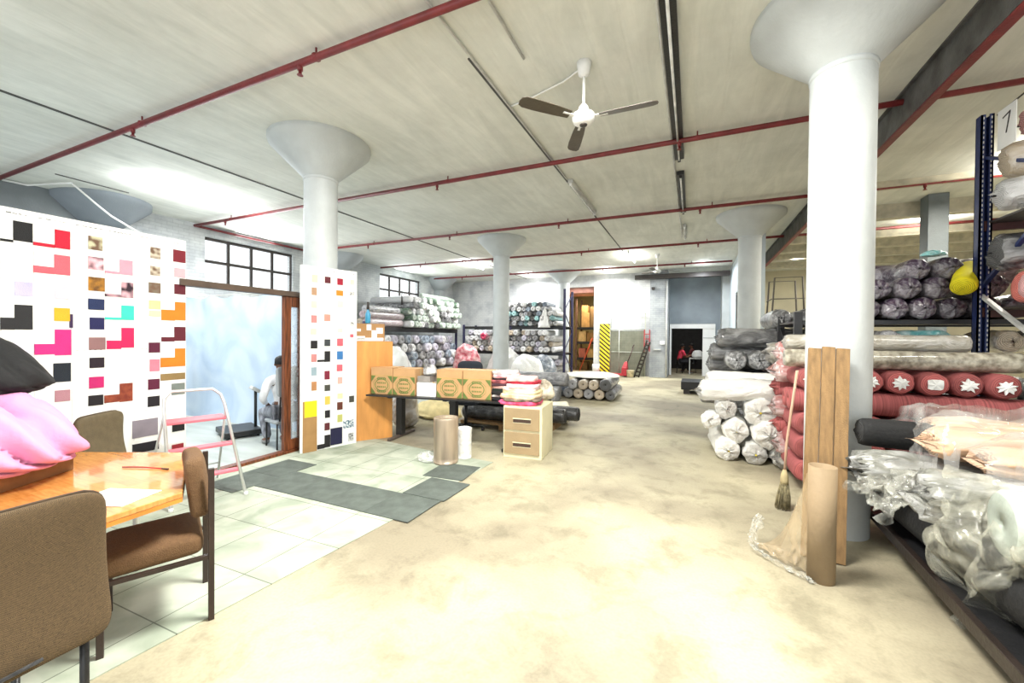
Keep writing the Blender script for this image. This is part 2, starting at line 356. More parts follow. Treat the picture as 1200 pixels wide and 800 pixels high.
# joints in the slab
jm = mat('joint_dark', (.08,.08,.075), .8)
struct('ceiling_joint', MB().b2(-7.24, -7.20, -3, 17.8, CEIL-.012, CEIL), jm)
struct('ceiling_joint', MB().b2(-10.12, -10.09, 3.2, 4.2, CEIL-.012, CEIL), jm)
struct('ceiling_joint', MB().b2(-2.07, -2.045, 3.5, 14, CEIL-.012, CEIL), jm)
# threshold rail of the sliding door
struct('trim_4', MB().b2(-5.08, -4.97, 1.5, 4.0, 0, .035), M['brown_wood'], label='brown timber threshold rail of the sliding door')

# mushroom columns
def column(x, y, full=True, n=48):
    r = .225; rc_ = .68; b = MB()
    for prof in ([(r, 0), (r, 3.80)], [(r, 3.80), (r+.008, 3.805), (r+.008, 3.84), (r, 3.845)], [(r, 3.845), (rc_-.05, 4.235)], [(rc_-.05, 4.235), (rc_-.01, 4.275), (rc_, 4.31)], [(rc_, 4.31), (rc_, CEIL)]):
        b.lathe(prof, (x, y, 0), n, capb=False, capt=False)
    return struct('column', b, M['white_paint'])
for x in (-4.95, 1.12):
    for y in (4.25, 10.32, 16.4):
        if not (x > 0 and y > 16): column(x, y)
M['wallcol_shaded'] = mat('wall_column_shaded', (.22,.25,.28), .6, var=.06, scale=2)  # nearest wall column: its shade is painted into this darker colour
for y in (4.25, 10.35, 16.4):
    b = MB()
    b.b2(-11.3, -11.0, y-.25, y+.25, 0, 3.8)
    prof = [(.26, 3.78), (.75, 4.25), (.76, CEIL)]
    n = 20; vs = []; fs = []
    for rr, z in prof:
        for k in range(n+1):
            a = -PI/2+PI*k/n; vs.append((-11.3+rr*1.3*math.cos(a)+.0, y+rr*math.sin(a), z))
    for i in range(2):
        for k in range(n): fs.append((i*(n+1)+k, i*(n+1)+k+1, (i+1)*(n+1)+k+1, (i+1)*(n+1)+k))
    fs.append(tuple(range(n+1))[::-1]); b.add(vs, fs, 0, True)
    struct('column_wall', b, M['wallcol_shaded'] if y < 5 else mat('wall_column_pale', (.45,.48,.5), .6, var=.06, scale=2))
# steel girder under the slab
g = MB(); gx = 2.18
g.b2(gx-.075, gx-.055, -1.5, 17.5, 4.0, CEIL, 0); g.b2(gx-.11, gx+.0, -1.5, 17.5, CEIL-.02, CEIL, 0); g.b2(gx-.08, gx+.0, -1.5, 17.5, 3.985, 4.005, 1); g.b2(gx-.085, gx-.05, -1.5, 17.5, 4.005, 4.035, 0)
struct('girder', g, [mat('girder_steel', (.085,.085,.085), .5, var=.3, scale=5), M['red_pipe']], label='dark steel roof girder with red lower flange')
# white conduit along the left wall top
cb = MB().tube([(-11.25,2.9,4.31),(-11.2,3.2,4.31),(-10.25,3.45,4.30),(-10.25,3.78,4.02),(-10.25,4.0,3.85),(-11.1,5.2,3.6)], .018, 8)
tag(cb.build('conduit', M['paper']), 'thin white conduit stepping down the top of the left wall', 'conduit')

# sprinkler pipes with drop heads
PZ = 4.26
def pipe(y, x0, x1, r, label, heads, tail=None):
    p = thing('sprinkler_pipe', label, 'pipe', (0, y, PZ), 0, 'red sprinkler pipes under the ceiling')
    pts = [(x0, 0, 0), (x1, 0, 0)]
    if tail: pts = tail + pts[0:]
    MB().tube(pts, r, 12).build('pipe', M['red_pipe'], p)
    for x in heads:
        MB().tube([(x,0,.0),(x,0,-.07)], r*.75, 8).tube([(x,0,-.07),(x,0,-.1),(x,0,-.115)], [r*.45,r*.45,r*.9], 8).build('sprinkler_head', M['red_pipe'], p)
        MB().tube([(x+.22,0,-r),(x+.22,0,.09)], r*.3, 6).lathe([(r*1.25,-.02),(r*1.25,.02)], (x+.22,0,0), 10).build('hanger', M['red_pipe'], p)
pipe(2.80, -11.25, 6, .034, 'red sprinkler pipe nearest the camera', [-6.63,-3.55,-.5])
pipe(5.93, -11.2, 9, .034, 'second red sprinkler pipe, just beyond the ceiling fan', [-10,-6.9,-4.1,-.2,3.6])
pipe(9.12, -11.2, 9, .034, 'third red sprinkler pipe, beyond the near white columns', [-8.7,-5.9,-2.9,.1,3.55,6.2])
pipe(12.42, -11.2, 9, .034, 'fourth red sprinkler pipe', [-9.3,-6.3,-3.2,.1])
pipe(15.72, -11.2, 1.2, .034, 'fifth red sprinkler pipe, nearest the back wall', [-9.5,-6.3,-3.2,-.3])
# second pipe returns along the wall
tag(MB().tube([(-11.2,5.93,PZ),(-11.2,10.2,PZ)], .03, 8).build('wall_pipe', M['red_pipe']), 'thin red pipe running along the top of the left wall above the window', 'pipe')

# ceiling conduits and tube fittings
def conduit_line(x, y0, y1, label, r=.013):
    tag(MB().tube([(x, y0, CEIL-.02), (x, y1, CEIL-.02)], r, 8).build('conduit', M['conduit']), label, 'conduit')
conduit_line(-2.02, -1, 6.8, 'white conduit running from the front towards the unlit tube light')
conduit_line(-1.55, -1, 3.7, 'thin white conduit on the ceiling left of the fan')
conduit_line(-.30, -1, 11.9, 'white conduit along the dark fixtures right of the fan', .016)
tag(MB().tube([(-2.0,4.4,CEIL-.02),(-1.7,4.33,CEIL-.02),(-1.3,4.2,CEIL-.02),(-1.05,4.05,CEIL-.02)], .009, 8).build('cable', M['paper']), 'white cable from the conduit to the ceiling fan mount', 'cable')
def batten(x, y0, y1, label, lit, w=.07, dark=False):
    t = thing('tube_light', label, 'tube light', (x, (y0+y1)/2, CEIL), 0, 'ceiling tube lights')
    l = (y1-y0)/2
    MB().b2(-w/2, w/2, -l, l, -.07, -.005).build('housing', M['black_metal'] if dark else M['conduit'], t, .006)
    MB().tube([(0,-l+.03,-.095),(0,l-.03,-.095)], .014, 10).build('tube', mat('tube_lit', (1,1,1), .3, emit=((1,.98,.93), 14), bump=0) if lit else mat('tube_off', (.75,.75,.72), .2, bump=0), t)
    for s in (-1, 1): MB().b2(-.02, .02, s*(l-.03)-.012, s*(l-.03)+.012, -.115, -.065).build('socket', M['black_metal'] if dark else M['paper'], t)
    return t
batten(-1.98, 6.85, 8.75, 'unlit grey tube light on the left conduit, beyond the fan', False, .09)
batten(-.22, 3.2, 6.6, 'long dark tube light housing beside the fan, nearest', False, .13, True)
batten(-.22, 7.2, 9.4, 'dark tube light housing just past the second pipe', False, .11, True)
batten(-.22, 10.6, 11.8, 'short tube light at the far end of the dark row', False, .08)
batten(-1.9, 13.2, 14.8, 'lit tube light glowing near the second fan', True)
batten(-7.6, 12.6, 14.2, 'lit tube light over the left fabric racks', True)
batten(-9.0, 4.2, 5.8, 'lit tube light by the left wall over the inner room', True)
batten(4.9, 10.9, 12.4, 'lit tube light in the right hall behind the blue upright', True)
# emergency conduit detail: short steel straps by far wall
# ceiling fans
def fan(x, y, label, angs, zh=3.80):
    t = thing('ceiling_fan', label, 'ceiling fan', (x, y, CEIL), 0, None)
    wm = M['paper']; dz = zh-CEIL
    MB().lathe([(.02,-.14),(.055,-.12),(.075,0)], n=24).build('canopy', wm, t)
    MB().tube([(0,0,-.1),(0,0,dz+.1)], .014, 10).build('downrod', wm, t)
    MB().lathe([(.03,-.07),(.055,-.065),(.10,-.045),(.115,-.01),(.11,.03),(.06,.06),(.045,.11),(.02,.14)], (0,0,dz), 32).build('motor', wm, t)
    MB().lathe([(.02,-.08),(.035,-.078),(.04,-.065)], (0,0,dz), 20).build('bottom_cap', M['dark_frame'], t)
    bm_ = mat('fan_blade', sr(82,74,62), .45, var=.1)
    for a in angs:
        b = MB(); n = 8; prof = [(.16,.05),(.3,.062),(.55,.07),(.66,.066),(.70,.045),(.71,.0)]
        vs = []; 
        Mx = Matrix.Rotation(a, 4, 'Z') @ Matrix.Translation((0,0,dz)) @ Matrix.Rotation(.2, 4, 'X')
        up = []; 
        outline = [(x_, w_) for x_, w_ in prof]+[(x_, -w_) for x_, w_ in prof[::-1][1:]]
        for z in (-.003, .003):
            for q in outline: vs.append(Mx @ Vector((q[0], q[1], z)))
        k = len(outline); fs = [tuple(range(k))[::-1], tuple(range(k, 2*k))]+[(i,(i+1)%k,k+(i+1)%k,k+i) for i in range(k)]
        b.add(vs, fs)
        bl = b.build('blade', bm_, t)
        MB().bar(Matrix.Rotation(a, 3, 'Z') @ Vector((.08,0,dz)), Matrix.Rotation(a, 3, 'Z') @ Vector((.24,0,dz)), .04, .008).build('blade_bracket', wm, bl)
fan(-1.03, 4.02, 'white three-bladed ceiling fan with dark blades, nearest the camera', [-2.3, 0.0, 2.0])
fan(-1.1, 14.1, 'distant white ceiling fan near the back wall', [.3, 2.4, 4.5])

# ------------------------------------------------------------------ rolls of cloth
_rm = {}
def roll_mesh(key, r, L, mats, seed=0, n=14, rings=6, amp=.03, tuft=0, hole=.18, squash=1.0, sag=0):
    """roll lying along +Y from y=0 (near end), centred on its axis"""
    if key in _rm: return _rm[key]
    b = MB(); vs = []; fs = []; ms = []
    rnd = random.Random(seed); off = Vector((rnd.uniform(0,50), rnd.uniform(0,50), rnd.uniform(0,50)))
    prof = [(0.0, hole*.2*r, 2), (-.0, hole*r, 2)] 
    # near end (inner -> outer), body, far end
    P = [(.05 if not tuft else -.02, hole*.5*r), (.0 if not tuft else -.02, hole*r), (-.004, .55*r), (0, .86*r), (.02, .97*r)]
    body = [(.05+(L-.1)*i/rings, r) for i in range(rings+1)]
    Q = [(L-.02, .97*r), (L, .86*r), (L+.004, .5*r), (L-.02, hole*r)]
    allp = P+body+Q
    for i, (y, rr) in enumerate(allp):
        for k in range(n):
            a = 2*PI*k/n
            d = Vector((math.cos(a)*1.6, y*2.2, math.sin(a)*1.6))
            q = rr*(1+amp*2*noise.noise(d*1.3+off)+amp*noise.noise(d*4+off))
            yy = y
            if tuft and i < 4:
                yy = y - tuft*abs(noise.noise(Vector((math.cos(a)*3, i*.8, math.sin(a)*3))+off))*(1.6-.3*i)
                q *= 1+.5*noise.noise(Vector((math.cos(a)*2.5, i, math.sin(a)*2.5))+off)*(1 if i < 3 else .3)
            vs.append((q*math.cos(a), yy, q*math.sin(a)*squash - sag*4*(y/L)*(1-y/L)))
    np_ = len(allp)
    for i in range(np_-1):
        for k in range(n):
            fs.append((i*n+k, i*n+(k+1)%n, (i+1)*n+(k+1)%n, (i+1)*n+k)); ms.append(1 if (i < 3 or i >= np_-4) else 0)
    fs.append(tuple(range(n))[::-1]); ms.append(2); fs.append(tuple((np_-1)*n+k for k in range(n))); ms.append(2)
    b.v = vs; b.f = fs; b.m = ms; b.s = [True]*(len(fs)-2)+[False]*2
    me = b.mesh('fabric_roll', mats); _rm[key] = me
    return me
def put(name, me, loc, direction, label, cat='fabric roll', group=None, roll=None):
    """direction: where +Y of the mesh points (vector)"""
    o = bpy.data.objects.new(name, me); C.objects.link(o)
    d = Vector(direction).normalized(); q = d.to_track_quat('Y', 'Z')
    o.rotation_mode = 'QUATERNION'
    from mathutils import Quaternion
    o.rotation_quaternion = q @ Quaternion((0,1,0), roll if roll is not None else R.uniform(0, 6.28))
    o.location = loc
    return tag(o, label, cat, group)

core = mat('core_card', sr(150,120,80), .8); dkc = mat('core_hole', (.02,.02,.02), .9)
def pal(name, side, end, wrap=True, haze=.45, filmend=False):
    if filmend: return [wrapmat('w_'+name, side, haze), wrapmat('we_'+name, tuple(c*1.3 for c in side), haze+.05, 11), dkc]
    return [wrapmat('w_'+name, side, haze) if wrap else mat('f_'+name, side, .85, rnd=.15, bump=.3, bscale=120), endmat('e_'+name, end), dkc]
PAL = {
 'white': pal('white', (.62,.62,.62), (.7,.7,.7)), 'grey': pal('grey', (.22,.22,.23), (.34,.34,.35)), 'dark grey': pal('dgrey', (.07,.07,.075), (.14,.14,.14)),
 'pale mint': pal('mint', (.45,.56,.46), (.6,.68,.6)), 'teal': pal('teal', (.10,.32,.34), (.3,.5,.5)), 'green': pal('green', (.10,.18,.11), (.5,.56,.48)),
 'mauve': pal('mauve', (.38,.30,.32), (.42,.34,.36)), 'lilac grey': pal('lilac', (.40,.38,.46), (.5,.48,.56)), 'beige': pal('beige', (.42,.34,.24), (.5,.42,.32)),
 'crimson': pal('crimson', (.30,.02,.06), (.4,.03,.08)), 'black': pal('black', (.004,.004,.005), (.012,.012,.012), haze=.04), 'pink': pal('pink', (.55,.30,.30), (.6,.33,.33)),
 'slate blue': pal('slate', (.16,.20,.26), (.25,.3,.36)), 'purple': pal('purple', (.03,.014,.035), (.05,.035,.055), haze=.3, filmend=True),
}
def rollset(cols, r, L, tag_, variants=2, **kw):
    return {c: [roll_mesh((tag_, c, v), r, L, PAL[c], seed=hash_(tag_+c)+v, **kw) for v in range(variants)] for c in set(cols)}
def hash_(s): return sum(ord(c)*(i+3) for i, c in enumerate(s)) % 9973
ROWN = ['lowest','second','third','fourth','fifth','sixth','seventh']
def pile(origin, along, into, width, z0, nrow, r, L, cols, place, group, base='', drop=0, jit=.05, order='from left', skip=None, **kw):
    """rolls in rows, ends showing; along = direction the row counts (left to right in view)"""
    A = Vector(along).normalized(); I = Vector(into).normalized(); O = Vector(origin)
    rs = rollset(cols, r*.97, L, place+str(r)); cnt = 0
    n0 = max(1, int(width/(2*r)))
    for j in range(nrow):
        n = n0 if j % 2 == 0 else n0-1
        if drop and j >= nrow-drop: n = max(1, n-1-(j-(nrow-drop))*2)
        x_off = r + (r if j % 2 else 0) + (n0-n-(1 if j % 2 else 0))*r*.5
        for i in range(n):
            if skip and skip(i, j): continue
            c = R.choice(cols)
            p = O + A*(x_off+i*2*r+R.uniform(-.12,.12)*r) + Vector((0,0,z0+r+j*1.76*r+R.uniform(-.02,.12)*r*(j>0))) + I*R.uniform(-.16,.08)
            d = I + A*R.uniform(-jit,jit)*.4
            w = _w[i+1] if i+1 < len(_w) else 'last'
            lab = '%s fabric roll, %s %s, %s row, %s' % (c, w, order, ROWN[j], place)
            put('fabric_roll', R.choice(rs[c]), p, d, lab, 'fabric roll', group); cnt += 1
    return cnt

# --- back rack ------------------------------------------------------
def rack(name, label, x0, x1, y0, y1, levels, top, upright_xs, m=M['navy_steel'], beam=None, brace=True, group=None, bh=.11, low=()):
    t = thing(name, label, 'shelving rack', ((x0+x1)/2, (y0+y1)/2, 0), 0, group); ox, oy = (x0+x1)/2, (y0+y1)/2
    full = top
    for ux in upright_xs:
        top = 2.1 if ux in low else full
        for uy in (y0, y1):
            b = MB(); b.b2(ux-.045-ox, ux+.045-ox, uy-.03-oy, uy+.03-oy, 0, top); b.b2(ux-.06-ox, ux+.06-ox, uy-.05-oy, uy+.05-oy, 0, .01)
            b.build('upright', m, t, .006)
        if brace:
            zz = .3; k = 0
            while zz+.75 < top:
                a, c = (y0, y1) if k % 2 else (y1, y0)
                MB().bar((ux-ox, a-oy, zz), (ux-ox, c-oy, zz+.7), .03, .03).build('brace', m, t); zz += .78; k += 1
    for z in levels:
        for yy in (y0, y1):
            MB().b2(x0-ox, x1-ox, yy-.025-oy, yy+.025-oy, z-bh, z).build('shelf_beam', beam or M['black_metal'], t, .004)
        MB().b2(x0-ox, x1-ox, y0-oy+.03, y1-oy-.03, z-.03, z-.005).build('shelf_deck', M['dark_frame'], t)
    return t
rack('pallet_rack', 'dark steel rack along the back wall loaded with fabric rolls', -9.0, -4.5, 15.0, 16.05, [1.0, 2.03], 3.45, [-8.95, -6.75, -4.5], low=(-8.95,-6.75))
gA = 'fabric rolls on the back wall rack'
pile((-7.0,14.82,0), (1,0,0), (0,1,0), 2.4, 2.03, 5, .105, 1.15, ['grey','white','teal','dark grey','slate blue','white'], 'back rack top shelf', gA, drop=2)
pile((-8.85,14.82,0), (1,0,0), (0,1,0), 4.25, 1.0, 4, .12, 1.15, ['white','white','grey','beige','lilac grey','white'], 'back rack middle shelf', gA, drop=1)
pile((-6.7,14.9,0), (1,0,0), (0,1,0), 2.15, .02, 3, .13, 1.1, ['slate blue','grey','lilac grey','dark grey'], 'under the back rack', gA)
r_ = roll_mesh('crimson1', .15, 1.1, PAL['crimson'], 3)
put('fabric_roll', r_, (-7.75, 14.5, 1.62), (0,1,0), 'crimson fabric roll poking out of the back rack left of the middle column', 'fabric roll', gA)
# white sheet hanging from the top shelf
hs = MB(); vs = []; nx, nz_ = 6, 8
for j in range(nz_+1):
    for i in range(nx+1):
        t_ = j/nz_; vs.append((-.04-.24*t_*(1-i/nx)+.26*(i/nx)*(.25+.75*t_), .03*math.sin(i*2+j), -.75*t_))
hs.add(vs, [(j*(nx+1)+i, j*(nx+1)+i+1, (j+1)*(nx+1)+i+1, (j+1)*(nx+1)+i) for j in range(nz_) for i in range(nx)], 0, True)
o = hs.build('cloth', M['paper']); o.location = (-5.2, 14.7, 2.72); o.modifiers.new('s','SOLIDIFY').thickness = .006
tag(o, 'white cloth hanging down over the top shelf of the back rack', 'cloth')

# --- left rack: rolls pointing into the aisle --------------------------------
rk = rack('pallet_rack', 'dark steel rack under the far left window loaded with fabric rolls', -11.1, -9.35, 9.7, 15.1, [.42, 1.9], 2.05, [-9.4], brace=False)
for yy in (): MB().b2(.78, .87, yy-12.4-.04, yy-12.4+.04, 0, 1.95).build('upright', M['navy_steel'], rk)
MB().b2(.82, .87, -2.7, 2.7, 1.74, 1.9).build('shelf_beam', M['black_metal'], rk)
MB().b2(.82, .87, -2.7, 2.7, .32, .42).build('shelf_beam', M['black_metal'], rk)
gB = 'fabric rolls on the left wall rack'
pile((-9.15,11.5,0), (0,1,0), (-1,0,0), 3.5, 1.9, 5, .125, 1.8, ['pale mint','white','green','pale mint','white','dark grey'], 'left rack top shelf', gB, drop=1, order='from near end')
pile((-9.15,10.1,0), (0,1,0), (-1,0,0), 4.7, .42, 4, .165, 1.8, ['lilac grey','grey','lilac grey','white','slate blue','grey'], 'left rack lower shelf', gB, order='from near end')
for k, (c, y0_, z_, L_) in enumerate([('mauve', 9.75, 2.03, 1.7), ('mauve', 9.6, 2.27, 1.9), ('beige', 9.75, 2.03, 1.6), ('grey', 9.7, 2.45, 1.6)]):
    me = roll_mesh(('lr', k), .125, L_, PAL[c], k, n=18)
    put('fabric_roll', me, (-9.4-.26*(k in (2,)), y0_, z_), (0,1,0), ['mauve fabric roll lying along the left rack top shelf, lower front', 'mauve fabric roll lying along the left rack top shelf, on top', 'beige fabric roll lying behind the mauve ones on the left rack', 'grey fabric roll topmost at the near end of the left rack'][k], 'fabric roll', gB)
# long pale mint rolls sprawled on top of the left rack pile
for k in range(3):
    me = roll_mesh(('mint_long', k), .09, 2.2, PAL['pale mint'], 40+k, n=14)
    put('fabric_roll', me, (-9.2-.2*k, 12.3+.5*k, 3.1+.02*k), (-.1,1,.02), ['pale mint roll lying lengthwise on top of the left rack pile, nearest', 'pale mint roll lying lengthwise on top of the left rack pile, middle', 'pale mint roll lying lengthwise on top of the left rack pile, farthest'][k], 'fabric roll', gB)

# --- soft bundles helper --------------------------------------------
def blob(name, mats, size, seed, folds=.12, parent=None, seg=(40, 26), twist=1.2, flat=.35, freq=5, power=.5, rough=.1):
    """heap of cloth: dome with swirling fold ridges"""
    off = Vector((seed*3.1, seed*1.7, seed*.9)); nu, nv = seg; vs = []; fs = []
    for j in range(nv+1):
        th = PI*j/nv
        for i in range(nu):
            ph = 2*PI*i/nu
            x, y, z = math.sin(th)*math.cos(ph), math.sin(th)*math.sin(ph), math.cos(th)
            # superellipsoid-ish flat bottom
            zz = z if z > 0 else z*flat
            nn = noise.noise(Vector((x, y, z))*1.2+off)
            ridge = abs(math.sin(freq*(th+.35*math.sin(2*ph)) + twist*ph + 2.5*nn + seed))
            rr = 1+.16*nn+folds*(ridge**power-.5)+rough*.5*noise.noise(Vector((x, y, z))*3.3+off)
            vs.append((x*rr*size[0], y*rr*size[1], zz*rr*size[2]))
    for j in range(nv):
        for i in range(nu):
            fs.append((j*nu+i, (j+1)*nu+i, (j+1)*nu+(i+1)%nu, j*nu+(i+1)%nu))
    b = MB().add(vs, fs, 0, True)
    o = b.build(name, mats, parent); s = o.modifiers.new('sub', 'SUBSURF'); s.levels = s.render_levels = 1
    return o
plas_w = wrapmat('plastic_white', (.72,.72,.70), .5, 7)
plas_g = wrapmat('plastic_grey', (.30,.29,.27), .6, 7)
def bag(loc, size, seed, m, label, group=None, rz=0, name='fabric_bag', cat='bag', **kw):
    o = blob(name, m, size, seed, **kw); o.location = (loc[0], loc[1], loc[2]+size[2]*kw.get('flat', .35)*.97); o.rotation_euler.z = rz
    return tag(o, label, cat, group)
gC = 'white bundles on the floor before the racks'
bag((-6.3,13.4,0), (.62,.45,.95), 1, plas_w, 'large white bundle on the floor right of the middle column', gC, folds=.1)
bag((-5.1,12.7,0), (.55,.45,.75), 2, plas_w, 'smaller white bundle beside the large one before the back rack', gC, folds=.1)
bag((-7.6,13.0,0), (.5,.45,.98), 3, mat('pink_white_cloth', sr(236,196,198), .8, scale=8, col2=sr(190,70,90)), 'pink and white bundle left of the middle column', gC)
bag((-4.9,13.9,0), (.5,.35,.7), 4, PAL['slate blue'][0], 'slate blue bundle on the floor before the back rack upright', gC)
bag((-9.0,8.6,0), (.55,1.0,1.0), 5, mat('cream_cloth', sr(238,232,200), .8, scale=5, bump=.3), 'long cream bundle behind the desk by the left rack', gC)
bag((-7.9,9.3,0), (.55,.55,.98), 6, plas_w, 'white bundle behind the cartons on the desk', gC)
bag((-4.6,5.75,0), (.22,.25,.62), 8, wrapmat('clear_beige', (.42,.36,.28), .6, 6), 'clear plastic bag of beige offcuts standing by the plywood cabinet', None)
bag((-4.55,6.6,0), (.5,.26,.26), 9, mat('sack_beige', sr(206,190,140), .8, scale=6, bump=.4), 'beige sack lying under the desk behind its left leg', None)

# --- black rolls under the desk ---------------------------------------
gD = 'black film-wrapped rolls under the desk'
for k, (x, y, z, L_) in enumerate([(-3.75,6.35,.26,1.55), (-3.7,6.62,.26,1.75), (-3.6,6.9,.26,1.8), (-3.7,6.5,.49,1.5)]):
    me = roll_mesh(('bk', k), .125, L_, PAL['black'], k, n=24, rings=12, amp=.03, tuft=.02)
    put('fabric_roll', me, (x+L_, y, z), (-1,0,0), ['black film-wrapped roll under the desk, nearest of the lower three','black film-wrapped roll under the desk, middle of the lower three','black film-wrapped roll under the desk, farthest of the lower three','black film-wrapped roll lying on top of the others under the desk'][k], 'fabric roll', gD, roll=0)
pt = thing('pallet', 'low wooden pallet under the black rolls behind the desk', 'pallet', (-2.95,6.6,0))
for dy in (-.35,-.12,.12,.35): MB().b2(-.8,.8,dy-.06,dy+.06,.09,.12).build('slat', M['board_wood'], pt)
for dx in (-.75,0,.75): MB().b2(dx-.04,dx+.04,-.42,.42,0,.09).build('runner', M['board_wood'], pt)

# --- rolls on the floor mid left --------------------------------------
gE = 'rolls stacked on the floor in mid aisle'
ex = [(-2.95,.13),(-2.68,.13),(-2.41,.13),(-2.14,.13),(-1.86,.13)]
for k, (x, z) in enumerate(ex):
    me = roll_mesh(('fl', k), .13, 1.6, PAL[['grey','beige','grey','beige','dark grey'][k]], k, n=24, rings=8)
    put('fabric_roll', me, (x, 10.2, z+.03), (-.05,1,0), 'film-wrapped roll, %s from the left in the bottom row of the mid-aisle stack' % _w[k+1], 'fabric roll', gE)
for k, (x, z) in enumerate([(-2.82,.37),(-2.54,.37),(-2.27,.37),(-1.97,.39)]):
    me = roll_mesh(('flt', k), .13 if k < 3 else .155, 1.6, PAL[['grey','beige','beige','dark grey'][k]], 9+k, n=24, rings=8)
    put('fabric_roll', me, (x, 10.12, z+.03), (-.04,1,0), ['film-wrapped roll at the left of the top row, mid-aisle stack','film-wrapped roll second in the top row, mid-aisle stack','film-wrapped roll third in the top row, mid-aisle stack','largest dark-rimmed roll end at the right of the mid-aisle stack'][k], 'fabric roll', gE)
o = blob('cloth', mat('sheet_white', sr(236,236,228), .8, scale=3), (.75,.75,.09), 4, folds=.1); o.location = (-2.5, 11.1, .56)
tag(o, 'white sheet laid over the top of the mid-aisle roll stack', 'cloth')
for k, (x, y, z, L_, c, r0) in enumerate([(-4.55,9.75,.19,1.5,'grey',.18),(-4.3,9.25,.16,1.35,'grey',.15),(-4.35,10.6,.2,1.35,'slate blue',.19),(-4.35,9.95,.52,1.45,'grey',.17),(-4.8,8.8,.15,.9,'dark grey',.15)]):
    me = roll_mesh(('fm', k), r0, L_, PAL[c], 20+k, n=24, rings=12, amp=.06)
    put('fabric_roll', me, (x, y, z), (1,.06,0), ['long grey wrapped roll lying across the floor left of the mid-aisle stack','nearest grey wrapped roll on the floor left of the mid-aisle stack','slate wrapped roll behind the others left of the mid-aisle stack','grey wrapped roll lying on top, left of the mid-aisle stack','short dark grey roll behind the filing cabinet'][k], 'fabric roll', gE, roll=0)
for k, (x, y, s_) in enumerate([(-4.3,8.3,.3),(-5.2,8.4,.36),(-3.75,8.7,.25)]):
    bag((x,y,0), (.32,.3,.62-.1*k), 30+k, plas_g, ['grey film-wrapped bundle directly behind the filing cabinet','larger grey film bundle behind the folded fabrics','small grey film bundle beside the nearest grey roll'][k], 'grey bundles behind the filing cabinet')
me = roll_mesh('whitebag', .19, 1.0, [mat('calico', sr(232,226,204), .85, scale=6, bump=.4), mat('calico', (1,1,1)), mat('calico', (1,1,1))], 5, n=28, rings=14, amp=.12, tuft=.09, hole=.1)
put('fabric_roll', me, (-2.12, 7.35, .20), (-.9,-.45,0), 'white calico-wrapped roll on the floor right of the filing cabinet', 'fabric roll', None, roll=0)

# --- grey roll stack right of the aisle ------------------------------
gF = 'grey rolls stacked behind the white bundles'
def put_roll(key, r, L, c, loc, d, label, group, n=28, rings=14, amp=.05, tuft=.0, seed=0, roll=0, hole=.18, sag=0, squash=1):
    me = roll_mesh(key, r, L, PAL[c] if isinstance(c, str) else c, seed, n=n, rings=rings, amp=amp, tuft=tuft, hole=hole, sag=sag, squash=squash)
    return put('fabric_roll', me, loc, d, label, 'fabric roll', group, roll=roll)
grey_c = [wrapmat('w_clothgrey', (.11,.11,.11), .45, 6), wrapmat('e_cg', (.13,.13,.13), .6, 14), dkc]
PAL['film grey'] = grey_c
k = 0
for z, y, x, L_, t_ in [(.62,7.6,.42,1.45,'third layer up'),(.80,7.9,.22,1.2,'poking out left above the white bundles'),(1.62,7.55,.40,1.3,'topmost lengthwise roll with white band'),(1.18,7.95,.28,1.2,'poking out left in the middle of the stack'),(.30,7.6,.4,1.4,'low in the stack behind the bundles'),(.62,7.95,.16,1.3,'lowest one poking out left'),(1.38,7.75,.30,1.2,'poking out left near the top')]:
    put_roll(('gs',k), .15, L_, 'film grey', (x,y,z), (1,.03,0), 'grey film-wrapped roll lying crosswise, '+t_, gF, tuft=.07, seed=k, amp=.07); k += 1
for z, xs, nm in [(.93, [.72,1.02,1.32,1.62],'lower'),(1.27,[.62,.93,1.24,1.55],'upper')]:
    for i, x in enumerate(xs):
        put_roll(('ge',k), .148, 1.1, 'film grey', (x,7.12+.06*i,z), (.0,1,0), 'grey roll end, %s from the left in the %s row of the right stack' % (_w[i+1], nm), gF, tuft=.05, seed=50+k, amp=.05); k += 1
for i, x in enumerate([1.22,1.55,1.85]):
    put_roll(('gt',k), .14, 1.1, 'film grey', (x,7.3,1.92), (.0,1,0), 'grey roll end on the very top of the right stack, %s from the left' % _w[i+1], gF, tuft=.05, seed=70+k); k += 1
# low dark pallet platform before the doorway
pf = thing('platform', 'low dark platform on the floor before the doorway', 'platform', (.45,13.2,0))
MB().b2(-.75,.75,-.5,.5,.12,.36).build('deck', M['black_metal'], pf, .02)
for dx in (-.6,0,.6): MB().b2(dx-.08,dx+.08,-.48,.48,0,.12).build('skid', M['dark_frame'], pf)

